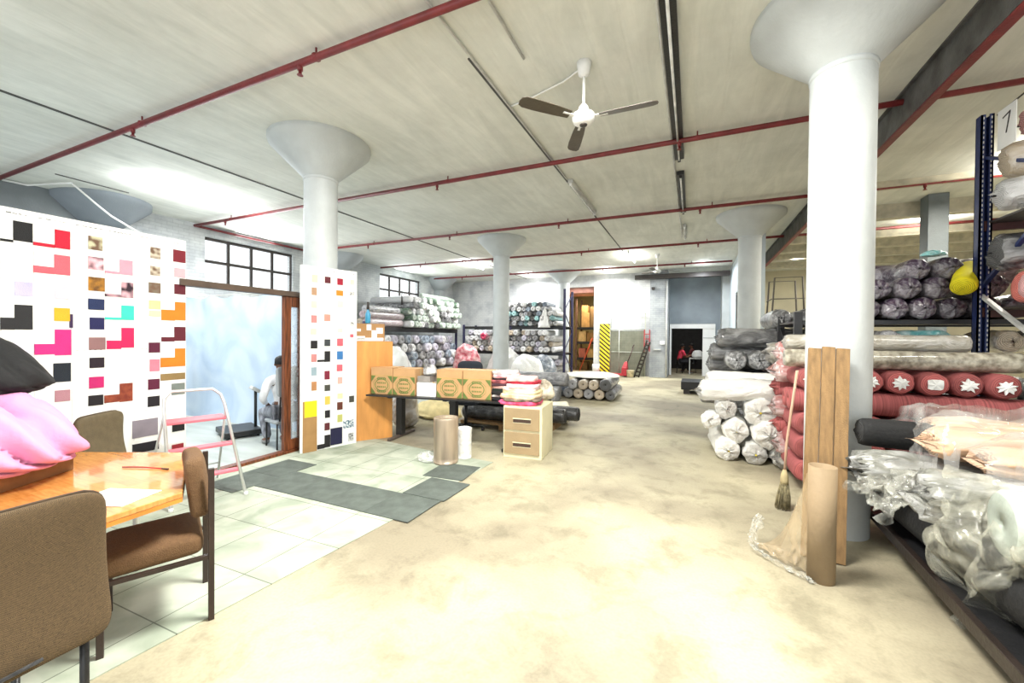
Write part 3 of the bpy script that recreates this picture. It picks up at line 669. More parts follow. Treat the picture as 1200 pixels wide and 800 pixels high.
# --- white bundles --------------------------------------------------
gG = 'white wrapped rolls in the pile right of the aisle'
wb = [wrapmat('w_whitepile', (.80,.79,.74), .3, 6), wrapmat('e_whitepile', (.62,.6,.54), .5, 14), mat('yellow_tag', sr(232,214,60), .6)]
P_ = [(.42,6.0,.14,.135,1.0,'bottom left, with yellow core'),(.68,5.95,.14,.13,1.0,'bottom second from left, with yellow core'),(.94,5.98,.13,.125,1.0,'bottom third from left'),(1.19,6.0,.13,.12,1.0,'bottom right'),
      (.80,5.92,.40,.155,1.05,'middle row centre'),(1.08,5.98,.37,.125,1.0,'middle row right'),(.50,6.02,.40,.14,1.0,'middle row left'),(.73,6.03,.66,.17,1.0,'upper row, large, with yellow tag'),(1.08,6.05,.64,.15,1.0,'upper row right'),(.40,6.1,.66,.12,.9,'upper row left')]
for k, (x, y, z, r0, L_, t_) in enumerate(P_):
    x = .30+(x-.3)*1.17; r0 *= 1.12
    put_roll(('wp',k), r0, L_, wb, (x,y,z), (R.uniform(-.1,.1),1,0), 'white wrapped roll in the floor pile, '+t_, gG, tuft=.08, seed=80+k, amp=.09, hole=.16 if 'yellow' in t_ else .05)
put_roll('wtop1', .14, 1.2, wb, (.12,6.15,.90), (1,.05,.04), 'long white wrapped roll lying crosswise on top of the white pile, front', gG, tuft=.1, seed=5, amp=.1, hole=.05)
put_roll('wtop2', .13, 1.1, wb, (.22,6.45,1.0), (1,.0,.0), 'long white wrapped roll lying crosswise on top of the white pile, behind', gG, tuft=.1, seed=6, amp=.1, hole=.05)
put_roll('wleft', .12, .7, wb, (.22,6.02,.52), (.12,.9,-.12), 'white wrapped roll slumping down the left side of the white pile', gG, tuft=.1, seed=8, amp=.12, hole=.05)

# --- red stack behind the near right column -----------------------------
gH = 'red rolls stacked behind the near right column'
redf = [mat('red_corduroy', sr(160,84,84), .85, stretch=(.3,22,.3), scale=3, var=.2, bump=.3, bscale=8), endmat('e_red', sr(176,92,90)), dkc]
pinkf = [wrapmat('w_pinkstack', sr(170,112,108), .6, 7), wrapmat('e_pinkstack', sr(176,130,122), .7, 14), dkc]
flor = [mat('floral_wrap', sr(196,190,172), .45, col2=sr(120,112,96), scale=16, coat=.5, bump=.4, bscale=25, detail=2), endmat('e_fl', (.4,.38,.33)), dkc]
greyf = [wrapmat('w_greytop', sr(150,144,130), .4, 9), endmat('e_gt', (.35,.33,.3)), dkc]
put_roll('floral', .095, 1.85, flor, (.92,5.3,1.40), (1,0,0), 'long roll in floral pale grey wrapping lying across the red stack', gH, amp=.03, seed=3)
put_roll('greytop', .085, 1.5, greyf, (.95,5.42,1.57), (1,0,0), 'thinner grey wrapped roll lying on the floral roll', gH, amp=.04, seed=4, tuft=.03)
put_roll('greytop2', .09, 1.2, greyf, (1.0,5.65,1.50), (1,0,0), 'grey wrapped roll behind the floral roll on the red stack', gH, amp=.04, seed=41)
for i in range(7):
    x = 1.13+.24*i
    rr = put_roll(('red',i), .118, .95, redf, (x,5.12+.02*(i%2),1.185), (0,1,0), 'red roll end in the upper row, %s from the left, stuffed with white tissue' % _w[i+1], gH, seed=i, amp=.04, squash=.95)
    # tissue stuffed in the core
    tb = MB(); nn = 9; ctr = (0,-.035,0); ring = []; rr2 = random.Random(i)
    for j in range(nn*2):
        a = PI*j/nn; q = (.072 if j % 2 else .048)*rr2.uniform(.8,1.15)
        if i % 3 == 1: q = .068/max(abs(math.cos(a)), abs(math.sin(a)))*.8
        ring.append((q*math.cos(a), -.022+rr2.uniform(-.01,.006), q*math.sin(a)*.9))
    back = [(p[0]*.8, .02, p[2]*.8) for p in ring]
    tb.add([ctr]+ring+back, [(0, 1+(j+1)%(2*nn), 1+j) for j in range(2*nn)]+[(1+j, 1+(j+1)%(2*nn), 1+2*nn+(j+1)%(2*nn), 1+2*nn+j) for j in range(2*nn)])
    tp = tb.build('paper_stuffing', M['paper'], rr); tp['label'] = 'white paper stuffed in the roll core'
put_roll('redlong', .115, 1.85, redf, (.95,5.22,.955), (1,0,0), 'long red corduroy roll lying across under the red roll ends', gH, amp=.02, seed=9)
put_roll('redlong2', .11, 1.8, redf, (.95,5.45,.955), (1,0,0), 'second red corduroy roll lying behind the first', gH, amp=.02, seed=10)
for j, z in enumerate((.72,.47,.22)):
    for i in range(6):
        put_roll(('red2',i,j), .12, .95, redf if i != 1 else pinkf, (1.1+.27*i,5.1,z), (0,1,0), 'red roll end in the %s row of the stack, %s from the left' % (['third','fourth','lowest'][j], _w[i+1]), gH, seed=20+i+j, amp=.04, tuft=.03 if i == 1 else 0)
for i, (z, y, c, x) in enumerate([(1.22,5.6,pinkf,.82),(1.02,5.75,redf,.85),(.80,5.55,pinkf,.80),(.58,5.65,redf,.86),(.36,5.55,pinkf,.84),(1.45,5.7,pinkf,.86),(.15,5.65,greyf,.86),(1.42,6.2,greyf,.82)]):
    put_roll(('pl',i), .13, 1.0, c, (x+.13,y+.2,z), (1,0,0), ['pink film-wrapped roll end beside the column, upper','red roll end beside the column, second from top','pink wrapped roll end beside the column, middle','red roll end beside the column, lower','pink wrapped roll end beside the column, near the floor','pink and white wrapped roll end beside the column, topmost','grey wrapped roll end beside the column, on the floor','grey wrapped roll end at the back beside the column'][i], gH, seed=90+i, amp=.12, tuft=.12, hole=.08)

# --- rack with purple rolls -------------------------------------------
rack('pallet_rack', 'steel rack with black beams holding the purple rolls', 1.2, 4.4, 6.2, 7.3, [.9, 1.84], 1.95, [1.22, 4.35], M['black_metal'], bh=.055)
gI = 'purple film-wrapped rolls on the right rack'
PAL['deep purple'] = PAL['purple']
k = 0
for j, (z, xs) in enumerate([(1.97,[1.62,1.88,2.14,2.40,2.66,2.92,3.18]),(2.2,[1.7,1.98,2.25,2.52,2.95]),(2.42,[2.35,2.6])]):
    for i, x in enumerate(xs):
        put_roll(('pu',k), .125, 1.25, 'purple', (x,6.12+R.uniform(-.06,.06),z), (R.uniform(-.03,.03),1,0), 'purple film-wrapped roll, %s from the left in the %s row on the right rack' % (_w[i+1], ['lowest','middle','top'][j]), gI, seed=k, tuft=.06, amp=.07); k += 1
put_roll('pubig', .15, 1.3, 'purple', (3.35,6.6,2.42), (-1,.25,.0), 'large purple wrapped roll lying crosswise on top of the purple rolls', gI, seed=77, amp=.12, tuft=.05)
for i, (x, c) in enumerate([(1.75,'white'),(2.05,'grey'),(2.35,'teal'),(3.0,'beige'),(3.4,'grey')]):
    put_roll(('ub',i), .12, 1.2, c, (x,6.0,1.62-.55), (.25 if i < 3 else -.1,1,.0), '%s wrapped roll on the lower shelf under the purple rolls, %s from the left' % (c, _w[i+1]), 'rolls on the lower shelf under the purple ones', seed=i, tuft=.08, amp=.08)
for i, (x, c) in enumerate([(1.72,'white'),(2.02,'grey'),(2.45,'teal'),(2.98,'beige'),(3.35,'grey')]):
    put_roll(('uc',i), .115, 1.1, c, (x,5.9,1.60), (-.45 if i == 2 else .2,1,.0), '%s wrapped roll just below the purple shelf, %s from the left' % (c, _w[i+1]), 'rolls just below the purple shelf', seed=7+i, tuft=.1, amp=.08)
PAL['yellow'] = pal('yellow', sr(240,226,30), sr(240,226,30), False)
put_roll('yel', .105, .5, 'yellow', (2.60,5.86,2.17), (.45,.8,.5), 'bright yellow wrapped roll end beside the blue upright', None, seed=4, amp=.03, tuft=.02, hole=.05)
o = blob('tape_bundle', wrapmat('tape_teal', sr(120,190,190), .5, 12), (.10,.07,.05), 7, folds=.3); o.location = (2.48, 6.15, 2.57); tag(o, 'crumpled pale teal film lying on the purple rolls', 'film')

# --- blue rack at the right edge ----------------------------------------
t = thing('pallet_rack', 'tall blue steel rack at the right edge loaded with wrapped rolls', 'shelving rack', (2.76,5.9,0))
def upright(x, y, top, par, m=M['blue_steel']):
    b = MB(); b.b2(x-.05,x-.035,y-.045,y+.045,0,top); b.b2(x+.035,x+.05,y-.045,y+.045,0,top); b.b2(x-.05,x+.05,y+.035,y+.045,0,top); b.b2(x-.05,x-.015,y-.045,y-.035,0,top); b.b2(x+.015,x+.05,y-.045,y-.035,0,top); b.b2(x-.07,x+.07,y-.07,y+.07,0,.01)
    u = b.build('upright', m, par)
    s = MB(); z = .1
    while z < top-.05: s.b2(x+.026,x+.034,y-.0475,y-.0445,z,z+.025); s.b2(x-.034,x-.026,y-.0475,y-.0445,z,z+.025); z += .05
    sl = s.build('slots', mat('slot_pale', (.6,.6,.58), .6), u); sl['label'] = 'row of pale keyhole slots'
    return u
for (x, y) in ((0,0),(0,-1.05),(2.3,0),(2.3,-1.05)): upright(x, y, 3.95, t)
zz = [(3.55,3.2),(2.2,2.95),(2.05,1.5)]
for xx in (0, 2.3):
    for (za, zb) in ((3.52,3.05),(2.16,2.86),(2.08,1.45)):
        MB().bar((xx,0,za),(xx,-1.05,zb),.035,.03).build('brace', M['blue_steel'] if za != 2.08 else M['conduit'], t)
for z in (1.95, 2.85):
    for y in (0,-1.05): MB().b2(0,2.3,y-.025,y+.025,z-.1,z).build('shelf_beam', mat('beam_dark_red', sr(70,30,26), .5), t)
    MB().b2(.03,2.27,-1.0,-.03,z-.03,z-.01).build('shelf_deck', M['dark_frame'], t)
gJ = 'wrapped rolls on the tall blue rack'
salmon = [mat('salmon_cloth', sr(222,130,122), .7, scale=4, var=.1), endmat('e_salmon', sr(214,120,110)), dkc]
put_roll('sal', .155, 1.9, salmon, (2.84,5.5,2.12), (1,0,0), 'salmon pink roll on the blue rack lower shelf', gJ, amp=.03, seed=1, hole=.05)
put_roll('sal2', .13, 1.9, 'pink', (2.7,5.15,2.10), (1,0,0), 'dusty pink roll beside the salmon one on the blue rack', gJ, amp=.06, seed=2)
put_roll('bg1', .17, 1.9, 'dark grey', (2.70,5.55,2.46), (1,-.1,.03), 'dark grey wrapped roll resting above the salmon roll', gJ, amp=.1, seed=3, tuft=.08)
put_roll('bg2', .15, 1.9, 'white', (2.70,5.5,3.01), (1,-.15,.04), 'white wrapped roll on the blue rack upper shelf', gJ, amp=.1, seed=4, tuft=.08)
put_roll('bg3', .16, 1.9, 'beige', (2.74,5.55,3.33), (1,-.25,.18), 'taupe wrapped roll slanting up on the blue rack upper shelf', gJ, amp=.06, seed=5, tuft=.04, hole=.08)
put_roll('bg4', .13, 1.9, 'pink', (2.85,5.5,3.66), (1,-.3,.2), 'pink wrapped roll slanting up on the very top of the blue rack', gJ, amp=.08, seed=6, tuft=.04)
# number card tied to the rack
cd = thing('number_card', 'white card with a handwritten 7 hanging at the top of the blue rack', 'sign', (2.695,5.44,3.64), 0)
MB().box((0,0,0),(.006,.25,.38)).build('card', M['paper'], cd)
MB().bar((-.005,.05,.10),(-.005,-.05,.125),.004,.012).bar((-.005,-.05,.13),(-.005,.0,-.06),.004,.012).build('numeral', M['black_metal'], cd)
MB().bar((.02,.18,.19),(.02,-.3,.22),.01,.01).build('string', M['black_metal'], cd)

# ------------------------------------------------------------------ foreground left: table and chairs
def mk_tweed():
    m, nt, b = nodes_of('tweed_brown'); L = nt.links.new
    tc = N(nt, 'ShaderNodeTexCoord')
    w = N(nt, 'ShaderNodeTexChecker', Scale=420); L(tc.outputs['Object'], w.inputs[0]); w.inputs[1].default_value = rgb(sr(130,106,72)); w.inputs[2].default_value = rgb(sr(66,52,36))
    nz = N(nt, 'ShaderNodeTexNoise', Scale=130, Detail=2.0); L(tc.outputs['Object'], nz.inputs['Vector'])
    mx = N(nt, 'ShaderNodeMix', data_type='RGBA', blend_type='MULTIPLY'); mx.inputs[0].default_value = .6; L(w.outputs[0], mx.inputs[6]); L(nz.outputs['Fac'], mx.inputs[7])
    L(mx.outputs[2], b.inputs['Base Color']); b.inputs['Roughness'].default_value = .9
    bp = N(nt, 'ShaderNodeBump', Strength=.6, Distance=.004); L(w.outputs['Fac'], bp.inputs['Height']); L(bp.outputs[0], b.inputs['Normal'])
    return m
M['tweed'] = mk_tweed()
M['olive'] = mat('olive_cloth', sr(96,84,62), .85, bump=.3, bscale=150, scale=20, var=.08)
M['brownfab'] = mat('brown_moquette', sr(108,80,52), .9, bump=.4, bscale=200, scale=60, var=.07)
M['dkbrown'] = mat('dark_brown_metal', sr(52,38,32), .4)
def mk_parquet():
    m, nt, b = nodes_of('table_veneer'); L = nt.links.new
    tc = N(nt, 'ShaderNodeTexCoord')
    br = N(nt, 'ShaderNodeTexBrick', Scale=1.0, offset=.5); br.inputs['Brick Width'].default_value = .14; br.inputs['Row Height'].default_value = .09; br.inputs['Mortar Size'].default_value = 0
    L(tc.outputs['Object'], br.inputs['Vector']); br.inputs['Color1'].default_value = rgb(sr(222,158,88)); br.inputs['Color2'].default_value = rgb(sr(198,132,66)); br.inputs['Mortar'].default_value = rgb(sr(198,132,66))
    mp = N(nt, 'ShaderNodeMapping'); L(tc.outputs['Object'], mp.inputs[0]); mp.inputs['Scale'].default_value = (2, 14, 2)
    nz = N(nt, 'ShaderNodeTexNoise', Scale=5, Detail=5.0); L(mp.outputs[0], nz.inputs['Vector'])
    rp = N(nt, 'ShaderNodeValToRGB'); L(nz.outputs['Fac'], rp.inputs[0]); rp.color_ramp.elements[0].color = (.7,.62,.5,1); rp.color_ramp.elements[0].position = .3; rp.color_ramp.elements[1].position = .6
    mx = N(nt, 'ShaderNodeMix', data_type='RGBA', blend_type='MULTIPLY'); mx.inputs[0].default_value = .8; L(br.outputs[0], mx.inputs[6]); L(rp.outputs[0], mx.inputs[7]); L(mx.outputs[2], b.inputs['Base Color'])
    b.inputs['Roughness'].default_value = .16; b.inputs['Coat Weight'].default_value = .6
    return m
def cushion(name, w, h, d, m, parent, loc, rot, rad=.08, bow=.03, n=14, pipe=None, taper=0, kink=0):
    """upholstered pad, w wide (x), h tall (z), d thick (y), rounded corners, slightly bowed"""
    vs = []; fs = []; nx = nz = n
    def sup(u, v):   # square -> rounded square
        x, z = u, v
        cx_ = w/2; cz = h/2
        X, Z = x*cx_, z*cz
        ex, ez = abs(X)-(cx_-rad), abs(Z)-(cz-rad)
        if ex > 0 and ez > 0:
            l = math.hypot(ex, ez)
            if l > 0:
                q = max(ex, ez)/l
                X = math.copysign(cx_-rad+ex*q, X); Z = math.copysign(cz-rad+ez*q, Z)
        return X, Z
    g = [math.sin(PI/2*(-1+2*i/nx)) for i in range(nx+1)]
    for side in (-1, 1):
        for j in range(nz+1):
            for i in range(nx+1):
                X, Z = sup(g[i], g[j])
                edge = max(abs(g[i]), abs(g[j])); t_ = math.sqrt(max(0, 1-edge**6))
                X *= 1-taper*(Z/h+.5)
                y = side*d/2*(.35+.65*t_) + bow*(1-(2*X/w)**2) + kink*math.cos(PI*(Z/h)*1.0)
                vs.append((X, y, Z))
    K = (nx+1)*(nz+1)
    for j in range(nz):
        for i in range(nx):
            a = j*(nx+1)+i
            fs.append((a, a+1, a+nx+2, a+nx+1)); fs.append((K+a, K+a+nx+1, K+a+nx+2, K+a+1))
    rim = [i for i in range(nx+1)]+[(j*(nx+1)+nx) for j in range(1, nz+1)]+[nz*(nx+1)+i for i in range(nx-1, -1, -1)]+[j*(nx+1) for j in range(nz-1, 0, -1)]
    for a, b_ in zip(rim, rim[1:]+rim[:1]): fs.append((b_, a, K+a, K+b_))
    b = MB().add(vs, fs, 0, True); o = b.build(name, m, parent); o.location = loc; o.rotation_euler = rot
    s = o.modifiers.new('sub', 'SUBSURF'); s.levels = s.render_levels = 1
    if pipe:
        pts = []
        for a in rim+[rim[0]]:
            p0 = Vector(vs[a]); pts.append(p0*1.0+Vector((0,.0,0)))
        pp = MB().tube([Vector((p.x*1.004, p.y, p.z*1.004)) for p in pts], .006, 6, cap=False).build('piping', pipe, o)
    return o

# side chair: front = -Y local, back at +Y
def side_chair(name, label, loc, rz, pad, leg=M['dkbrown']):
    t = thing(name, label, 'chair', (loc[0], loc[1], 0), rz, None); w = .22
    cushion('seat', .45, .44, .13, pad, t, (0,-.25,.43), (PI/2+.03,0,0), .05, .0)
    cushion('backrest', .42, .34, .10, pad, t, (0,-.07,.735), (.12,0,0), .06, .02, taper=.08)
    for s in (-1, 1):
        MB().bar((s*w,0,0),(s*w,0,.85),.028,.028,up=(0,1,0)).build('leg', leg, t, .003)
        MB().bar((s*w,-.44,0),(s*w,-.44,.40),.028,.028,up=(0,1,0)).build('leg', leg, t, .003)
        MB().bar((s*w,-.44,.36),(s*w,0,.36),.024,.024).build('side_rail', leg, t, .003)
    MB().bar((-w,0,.60),(w,0,.60),.022,.022).build('stretcher', leg, t, .003)
    MB().bar((-w,-.44,.37),(w,-.44,.37),.022,.022).build('stretcher', leg, t, .003)
    return t
side_chair('side_chair', 'brown fabric chair with square dark legs at the right edge of the veneer table', (-2.65,1.475), math.atan2(-.19,.4), M['brownfab'])
# front tweed chair, backrest seen from behind; sits facing -X
def tub_chair(name, label, loc, rz, pad, h=.56, top=.98, w=.52):
    t = thing(name, label, 'chair', (loc[0], loc[1], 0), rz, None)
    cushion('backrest', w, h, .07, pad, t, (0,.0,top-h/2), (.08,0,0), .075, -.03, pipe=mat('piping_dark', sr(70,54,36), .8), kink=-.03)
    cushion('seat', w, .46, .09, pad, t, (0,-.27,.45), (PI/2,0,0), .06, .0)
    for s in (-1, 1):
        x = s*(w/2-.07)
        MB().tube([(x,-.02,.46),(x,-.02,.12),(x,-.04,.04),(x,-.09,.014),(x,-.45,.014),(x,-.50,.04),(x,-.49,.4)], .014, 10).build('leg', M['black_metal'], t)
    MB().tube([(-(w/2-.07),-.1,.40),((w/2-.07),-.1,.40)], .011, 8).build('crossbar', M['black_metal'], t)
    MB().bar((0,-.05,.40),(0,.045,.46),.12,.012).build('back_bracket', M['black_metal'], t)
    return t
tub_chair('tub_chair', 'brown tweed chair nearest the camera, its piped backrest cut by the left edge', (-2.10,.555), PI*.5+PI+.1, M['tweed'], .57, .985, .54)
tub_chair('tub_chair', 'olive brown chair behind the table, backrest against the swatch board', (-4.28,1.62), -PI*.35+.1, M['olive'], .45, .96, .44)
# table
t = thing('table', 'varnished orange veneer table with tapered edge and steel legs', 'table', (-3.2,1.0,0))
poly = [(-3.29,1.71),(-2.49,1.26),(-2.46,.93),(-2.62,.35),(-3.2,.0),(-4.3,.1),(-4.6,.9),(-4.35,1.22)]
poly = [(x+3.2, y-1.0) for x, y in poly]
MB().prism(poly[::-1], .722, .75).build('tabletop', [mk_parquet()], t, .004)
M['apron'] = mat('table_edge', sr(222,140,60), .3)
MB().prism([(x*.999, y*.999) for x, y in poly][::-1], .70, .7215).build('edge_band', M['apron'], t)
for x, y in ((-.2,.45),(.0,.1),(.3,-.6),(-1.0,-.6),(-1.1,0)):
    MB().tube([(x,y,0),(x,y,.705)], .018, 10).build('leg', M['alu'], t)
MB().bar((-.2,.45,.66),(.38,.08,.66),.02,.04).bar((.38,.08,.66),(.3,-.6,.66),.02,.04).bar((.3,-.6,.66),(-1.0,-.6,.66),.02,.04).bar((-1.0,-.6,.66),(-1.1,0,.66),.02,.04).bar((-1.1,0,.66),(-.2,.45,.66),.02,.04).build('apron', M['dkbrown'], t)
# things on the table
b = MB().box((0,0,0),(.30,.21,.003)); o = b.build('paper_sheet', M['paper']); o.location = (-2.72,1.075,.7525); o.rotation_euler.z = .35
tag(o, 'white sheet of paper on the veneer table near its corner', 'paper')
o = MB().tube([(0,0,0),(.12,.05,.002),(.25,.09,0)], .004, 8).tube([(.25,.09,0),(.30,.10,0)], [.004,.006], 8, 1).build('pen', [mat('pen_red', sr(190,40,30), .4), M['dkbrown']]); o.location = (-3.28,1.33,.756)
tag(o, 'thin red-tipped pen lying on the veneer table', 'pen')
# brown carton under the pink cloth
def carton(loc, size, rz, label, group=None, m=None, name='cardboard_box', flaps=True):
    t = thing(name, label, 'box', loc, rz, group); x, y, z = size; m = m or M['cardboard']
    MB().b2(-x/2, x/2, -y/2, y/2, 0, z-.002).build('body', m, t, .004)
    if flaps:
        MB().b2(-x/2, x/2, -y/2, -.003, z-.002, z+.002).b2(-x/2, x/2, .003, y/2, z-.002, z+.002).build('flaps', m, t)
        MB().b2(-x/2-.001, x/2+.001, -.025, .025, z+.002, z+.003).b2(-x/2-.0015,-x/2,-.025,.025,z*.7,z).b2(x/2,x/2+.0015,-.025,.025,z*.7,z).build('tape', mat('tape_buff', sr(200,170,120), .3), t)
    return t
bx = carton((-3.52,.83,.7505), (.36,.62,.14), .5, 'brown carton on the table under the pink cloth heap', m=mat('brown_carton', sr(138,98,56), .8))
pink = mat('pink_jersey', sr(220,148,186), .75, scale=2.5, var=.04, bump=.1, bscale=60)
def drape(loc, size, seed, m, label, freq=5.6, folds=.21, twist=.9, nu=120, nv=60, rz=0, flat=.3):
    """heap of soft cloth with long swooping folds"""
    off = Vector((seed*2.3, seed*5.1, seed)); vs = []; fs = []
    for j in range(nv+1):
        th = PI*j/nv
        for i in range(nu):
            ph = 2*PI*i/nu; x, y, z = math.sin(th)*math.cos(ph), math.sin(th)*math.sin(ph), math.cos(th)
            p = Vector((x, y, z)); w1 = noise.noise(p*.9+off); w2 = noise.noise(p*1.7+off*1.3)
            # arcs swooping down from one shoulder of the heap
            s_ = .64*x+.77*y; q = z+.85*s_+.55*s_*s_
            f1 = abs(math.sin(freq*q+1.5*w1)); f2 = abs(math.sin(freq*1.9*(q+.25*x)+2.4*w2+1.1))
            rr = 1+.12*w1+folds*(f1**.75-.6)+folds*.35*(f2**.8-.6)*math.sin(th)
            zz = z if z > 0 else z*flat
            if z < 0: rr = 1+(rr-1)*.6
            vs.append((x*rr*size[0], y*rr*size[1], zz*(rr if z > 0 else 1)*size[2]))
    for j in range(nv):
        for i in range(nu): fs.append((j*nu+i, (j+1)*nu+i, (j+1)*nu+(i+1)%nu, j*nu+(i+1)%nu))
    o = MB().add(vs, fs, 0, True).build('fabric_heap', m); o.location = (loc[0], loc[1], loc[2]+flat*size[2]); o.rotation_euler.z = rz
    return tag(o, label, 'fabric')
drape((-3.66,.80,.79), (.46,.40,.37), 3, pink, 'crumpled heap of pink cloth on the table and carton', rz=.45)
drape((-3.97,.84,1.19), (.42,.34,.30), 8, mat('black_jersey', sr(11,11,13), .8, var=.1), 'black cloth heaped on top of the pink cloth', folds=.08, rz=.3)

# --- stepladder ----------------------------------------------------------
t = thing('stepladder', 'aluminium stepladder with pink steps standing before the swatch board', 'stepladder', (-4.07,2.35,0), 0)
al = M['alu']; pk = mat('step_pink', sr(222,110,124), .55, var=.05)
# hoop frame (front rails) leans; steps between
HL = [(-.02,.24,0),(-.50,.17,1.0),(-.60,.10,1.06),(-.74,-.12,1.075),(-.86,-.32,1.04),(-.87,-.36,.95),(-.62,-.44,0)]
t.location = (-4.07,2.40,0)
a0 = Vector((.02,.2,0)); a1 = Vector((-.32,.17,1.02)); b0 = Vector((-.18,-.34,0)); b1 = Vector((-.46,-.27,1.02))
def lerp(p, q, s): return p+(q-p)*s
MB().tube([a0, lerp(a0,a1,.88), lerp(a0,a1,.97)+Vector((-.01,-.01,0)), a1+Vector((-.03,-.07,.03)), b1+Vector((-.0,.07,.03)), lerp(b0,b1,.97)+Vector((0,.01,0)), lerp(b0,b1,.88), b0], .014, 10).build('hoop_rail', al, t)
c0 = Vector((-.72,.36,0)); c1 = lerp(a0,a1,.83); d0 = Vector((-.90,-.2,0)); d1 = lerp(b0,b1,.83)
MB().tube([c0, c1], .011, 8).build('rear_leg', al, t); MB().tube([d0, d1], .011, 8).build('rear_leg', al, t)
MB().tube([lerp(c0,c1,.25), lerp(d0,d1,.25)], .009, 8).build('brace', al, t)
for s_, dep in ((.24,.09),(.49,.12),(.74,.24)):
    pa, pb = lerp(a0,a1,s_), lerp(b0,b1,s_)
    ax = (pb-pa).normalized(); out = Vector((-ax.y*-1, ax.x*-1, 0)).normalized()
    if out.x > 0: out = -out
    z = pa.z
    poly = [pa, pb, pb+out*dep, pa+out*dep]
    vs = [(p.x, p.y, z-.012) for p in poly]+[(p.x, p.y, z+.012) for p in poly]
    MB().add(vs, [(0,1,2,3),(7,6,5,4),(0,4,5,1),(1,5,6,2),(2,6,7,3),(3,7,4,0)]).build('step', pk, t, .006)
for p in (a0, b0, c0, d0): MB().lathe([(.02,0),(.018,.035)], (p.x,p.y,0), 10).build('foot', M['paper'], t)

# --- desk ----------------------------------------------------------------
ang = math.atan2(.29, 2.26)
dk_ = thing('desk', 'long black office desk with two T legs carrying the cartons', 'desk', (-4.46,4.64,0), ang)
MB().b2(0,2.28,0,.92,.695,.72).build('desktop', mat('desk_black', (.014,.014,.015), .35), dk_, .004)
for x in (.30,1.22,2.12):
    b = MB().b2(x-.05,x+.05,.42,.54,.04,.66); b.build('leg_post', M['black_metal'], dk_, .006)
    MB().b2(x-.03,x+.03,.15,.88,.0,.045).build('foot', mat('foot_taupe', sr(92,80,72), .45) if x < 2 else M['black_metal'], dk_, .012)
    MB().b2(x-.03,x+.03,.15,.80,.655,.694).build('top_support', M['black_metal'], dk_, .004)
MB().b2(.34,2.1,.46,.49,.655,.6945).build('cross_beam', M['black_metal'], dk_, .003)
def on_desk(x, y): 
    v = Matrix.Rotation(ang, 3, 'Z') @ Vector((x, y, 0)); return (-4.46+v.x, 4.64+v.y)
green = mat('print_green', sr(104,122,60), .7); gold = mat('print_gold', sr(186,158,82), .7); buff = mat('carton_buff', sr(192,150,104), .85, var=.04)
gK = 'cardboard cartons with green octagon print on the desk'
for k, (x0, w, h, lab) in enumerate([(.02,.37,.40,'leftmost carton with green octagon print on the desk'),(.40,.37,.39,'second carton from the left with green octagon print on the desk'),(1.12,.40,.40,'third carton from the left with green octagon print, right of the white cartons'),(1.53,.42,.40,'rightmost carton with green octagon print, beside the folded fabrics')]):
    x, y = on_desk(x0+w/2, .10+.17)
    c = carton((x, y, .7205), (w, .34, h), ang, lab, gK, buff)
    f = -.17-.0012; hh = h*.68; cz = hh/2+.005
    # band edge, corner triangles and octagon emblem as printed marks
    def tri(mb, pts): mb.add([(p[0], f, p[1]) for p in pts], [tuple(range(len(pts)))])
    a = w/2-.004; q = .10
    for sx, sz in ((-1,-1),(1,-1),(1,1),(-1,1)):
        p = [(sx*a, cz+sz*hh/2), (sx*(a-q*.8), cz+sz*hh/2), (sx*a, cz+sz*(hh/2-q))]
        if sx*sz > 0: p = p[::-1]
        e = MB(); tri(e, p); e.build('corner_print', green, c)
    pass
    def ring(mb, r0, r1, n, sc=1.0, a0_=0, a1_=2*PI):
        vs = []; 
        for i in range(n+1):
            an = a0_+(a1_-a0_)*i/n
            for r_ in (r0, r1): vs.append((r_*math.cos(an)*sc, f-.0003, cz+r_*math.sin(an)))
        mb.add(vs, [(2*i, 2*i+2, 2*i+3, 2*i+1) for i in range(n)])
    e = MB(); ring(e, hh*.44, hh*.46, 8, 1.18, PI/8, PI/8+2*PI); ring(e, hh*.30, hh*.345, 24, 1.25); 
    rr_ = random.Random(4)
    for j, zz_ in enumerate((.09,.03,-.03,-.09)):
        for i in range(6):
            xx = (-2.5+i)*.026; e.add([(xx-.009, f-.0004, cz+zz_-.012), (xx+.009, f-.0004, cz+zz_-.012), (xx+.009-.004*(i%2), f-.0004, cz+zz_+.012), (xx-.009, f-.0004, cz+zz_+.012)], [(0,1,2,3)])
    for i in range(12):
        for sz in (-1, 1):
            xx = (-5.5+i)*.011; e.add([(xx-.004, f-.0004, cz+sz*hh*.39-.006), (xx+.003, f-.0004, cz+sz*hh*.39-.006), (xx+.003, f-.0004, cz+sz*hh*.39+.006), (xx-.004, f-.0004, cz+sz*hh*.39+.006)], [(0,1,2,3)])
    e.build('emblem', green, c)
    tri_ = MB(); tri_.add([(-w/2+.001, f+.0004, hh+.006), (w/2-.001, f+.0004, hh+.006), (w/2-.001, f+.0004, hh+.012), (-w/2+.001, f+.0004, hh+.012)], [(0,1,2,3)]); tri_.build('print_line', gold, c)
x, y = on_desk(.90, .24); carton((x, y, .7205), (.20, .28, .20), ang, 'white carton between the printed cartons, left of two', 'white cartons on the desk', M['paper'])
x, y = on_desk(1.055, .22); carton((x, y, .7205), (.10, .24, .19), ang, 'narrow white carton between the printed cartons, right of two', 'white cartons on the desk', M['paper'])
x, y = on_desk(.89, .25); carton((x, y, .925), (.20, .24, .09), ang+.05, 'flat grey box stacked on the white carton', None, mat('grey_box', sr(140,134,128), .7), flaps=False)
x, y = on_desk(.93, .26); bag((x, y, 1.017), (.11,.09,.12), 12, mat('print_rag', sr(238,238,236), .8, col2=sr(40,30,40), scale=9), 'black and white patterned cloth on the grey box', None, name='cloth', cat='cloth')
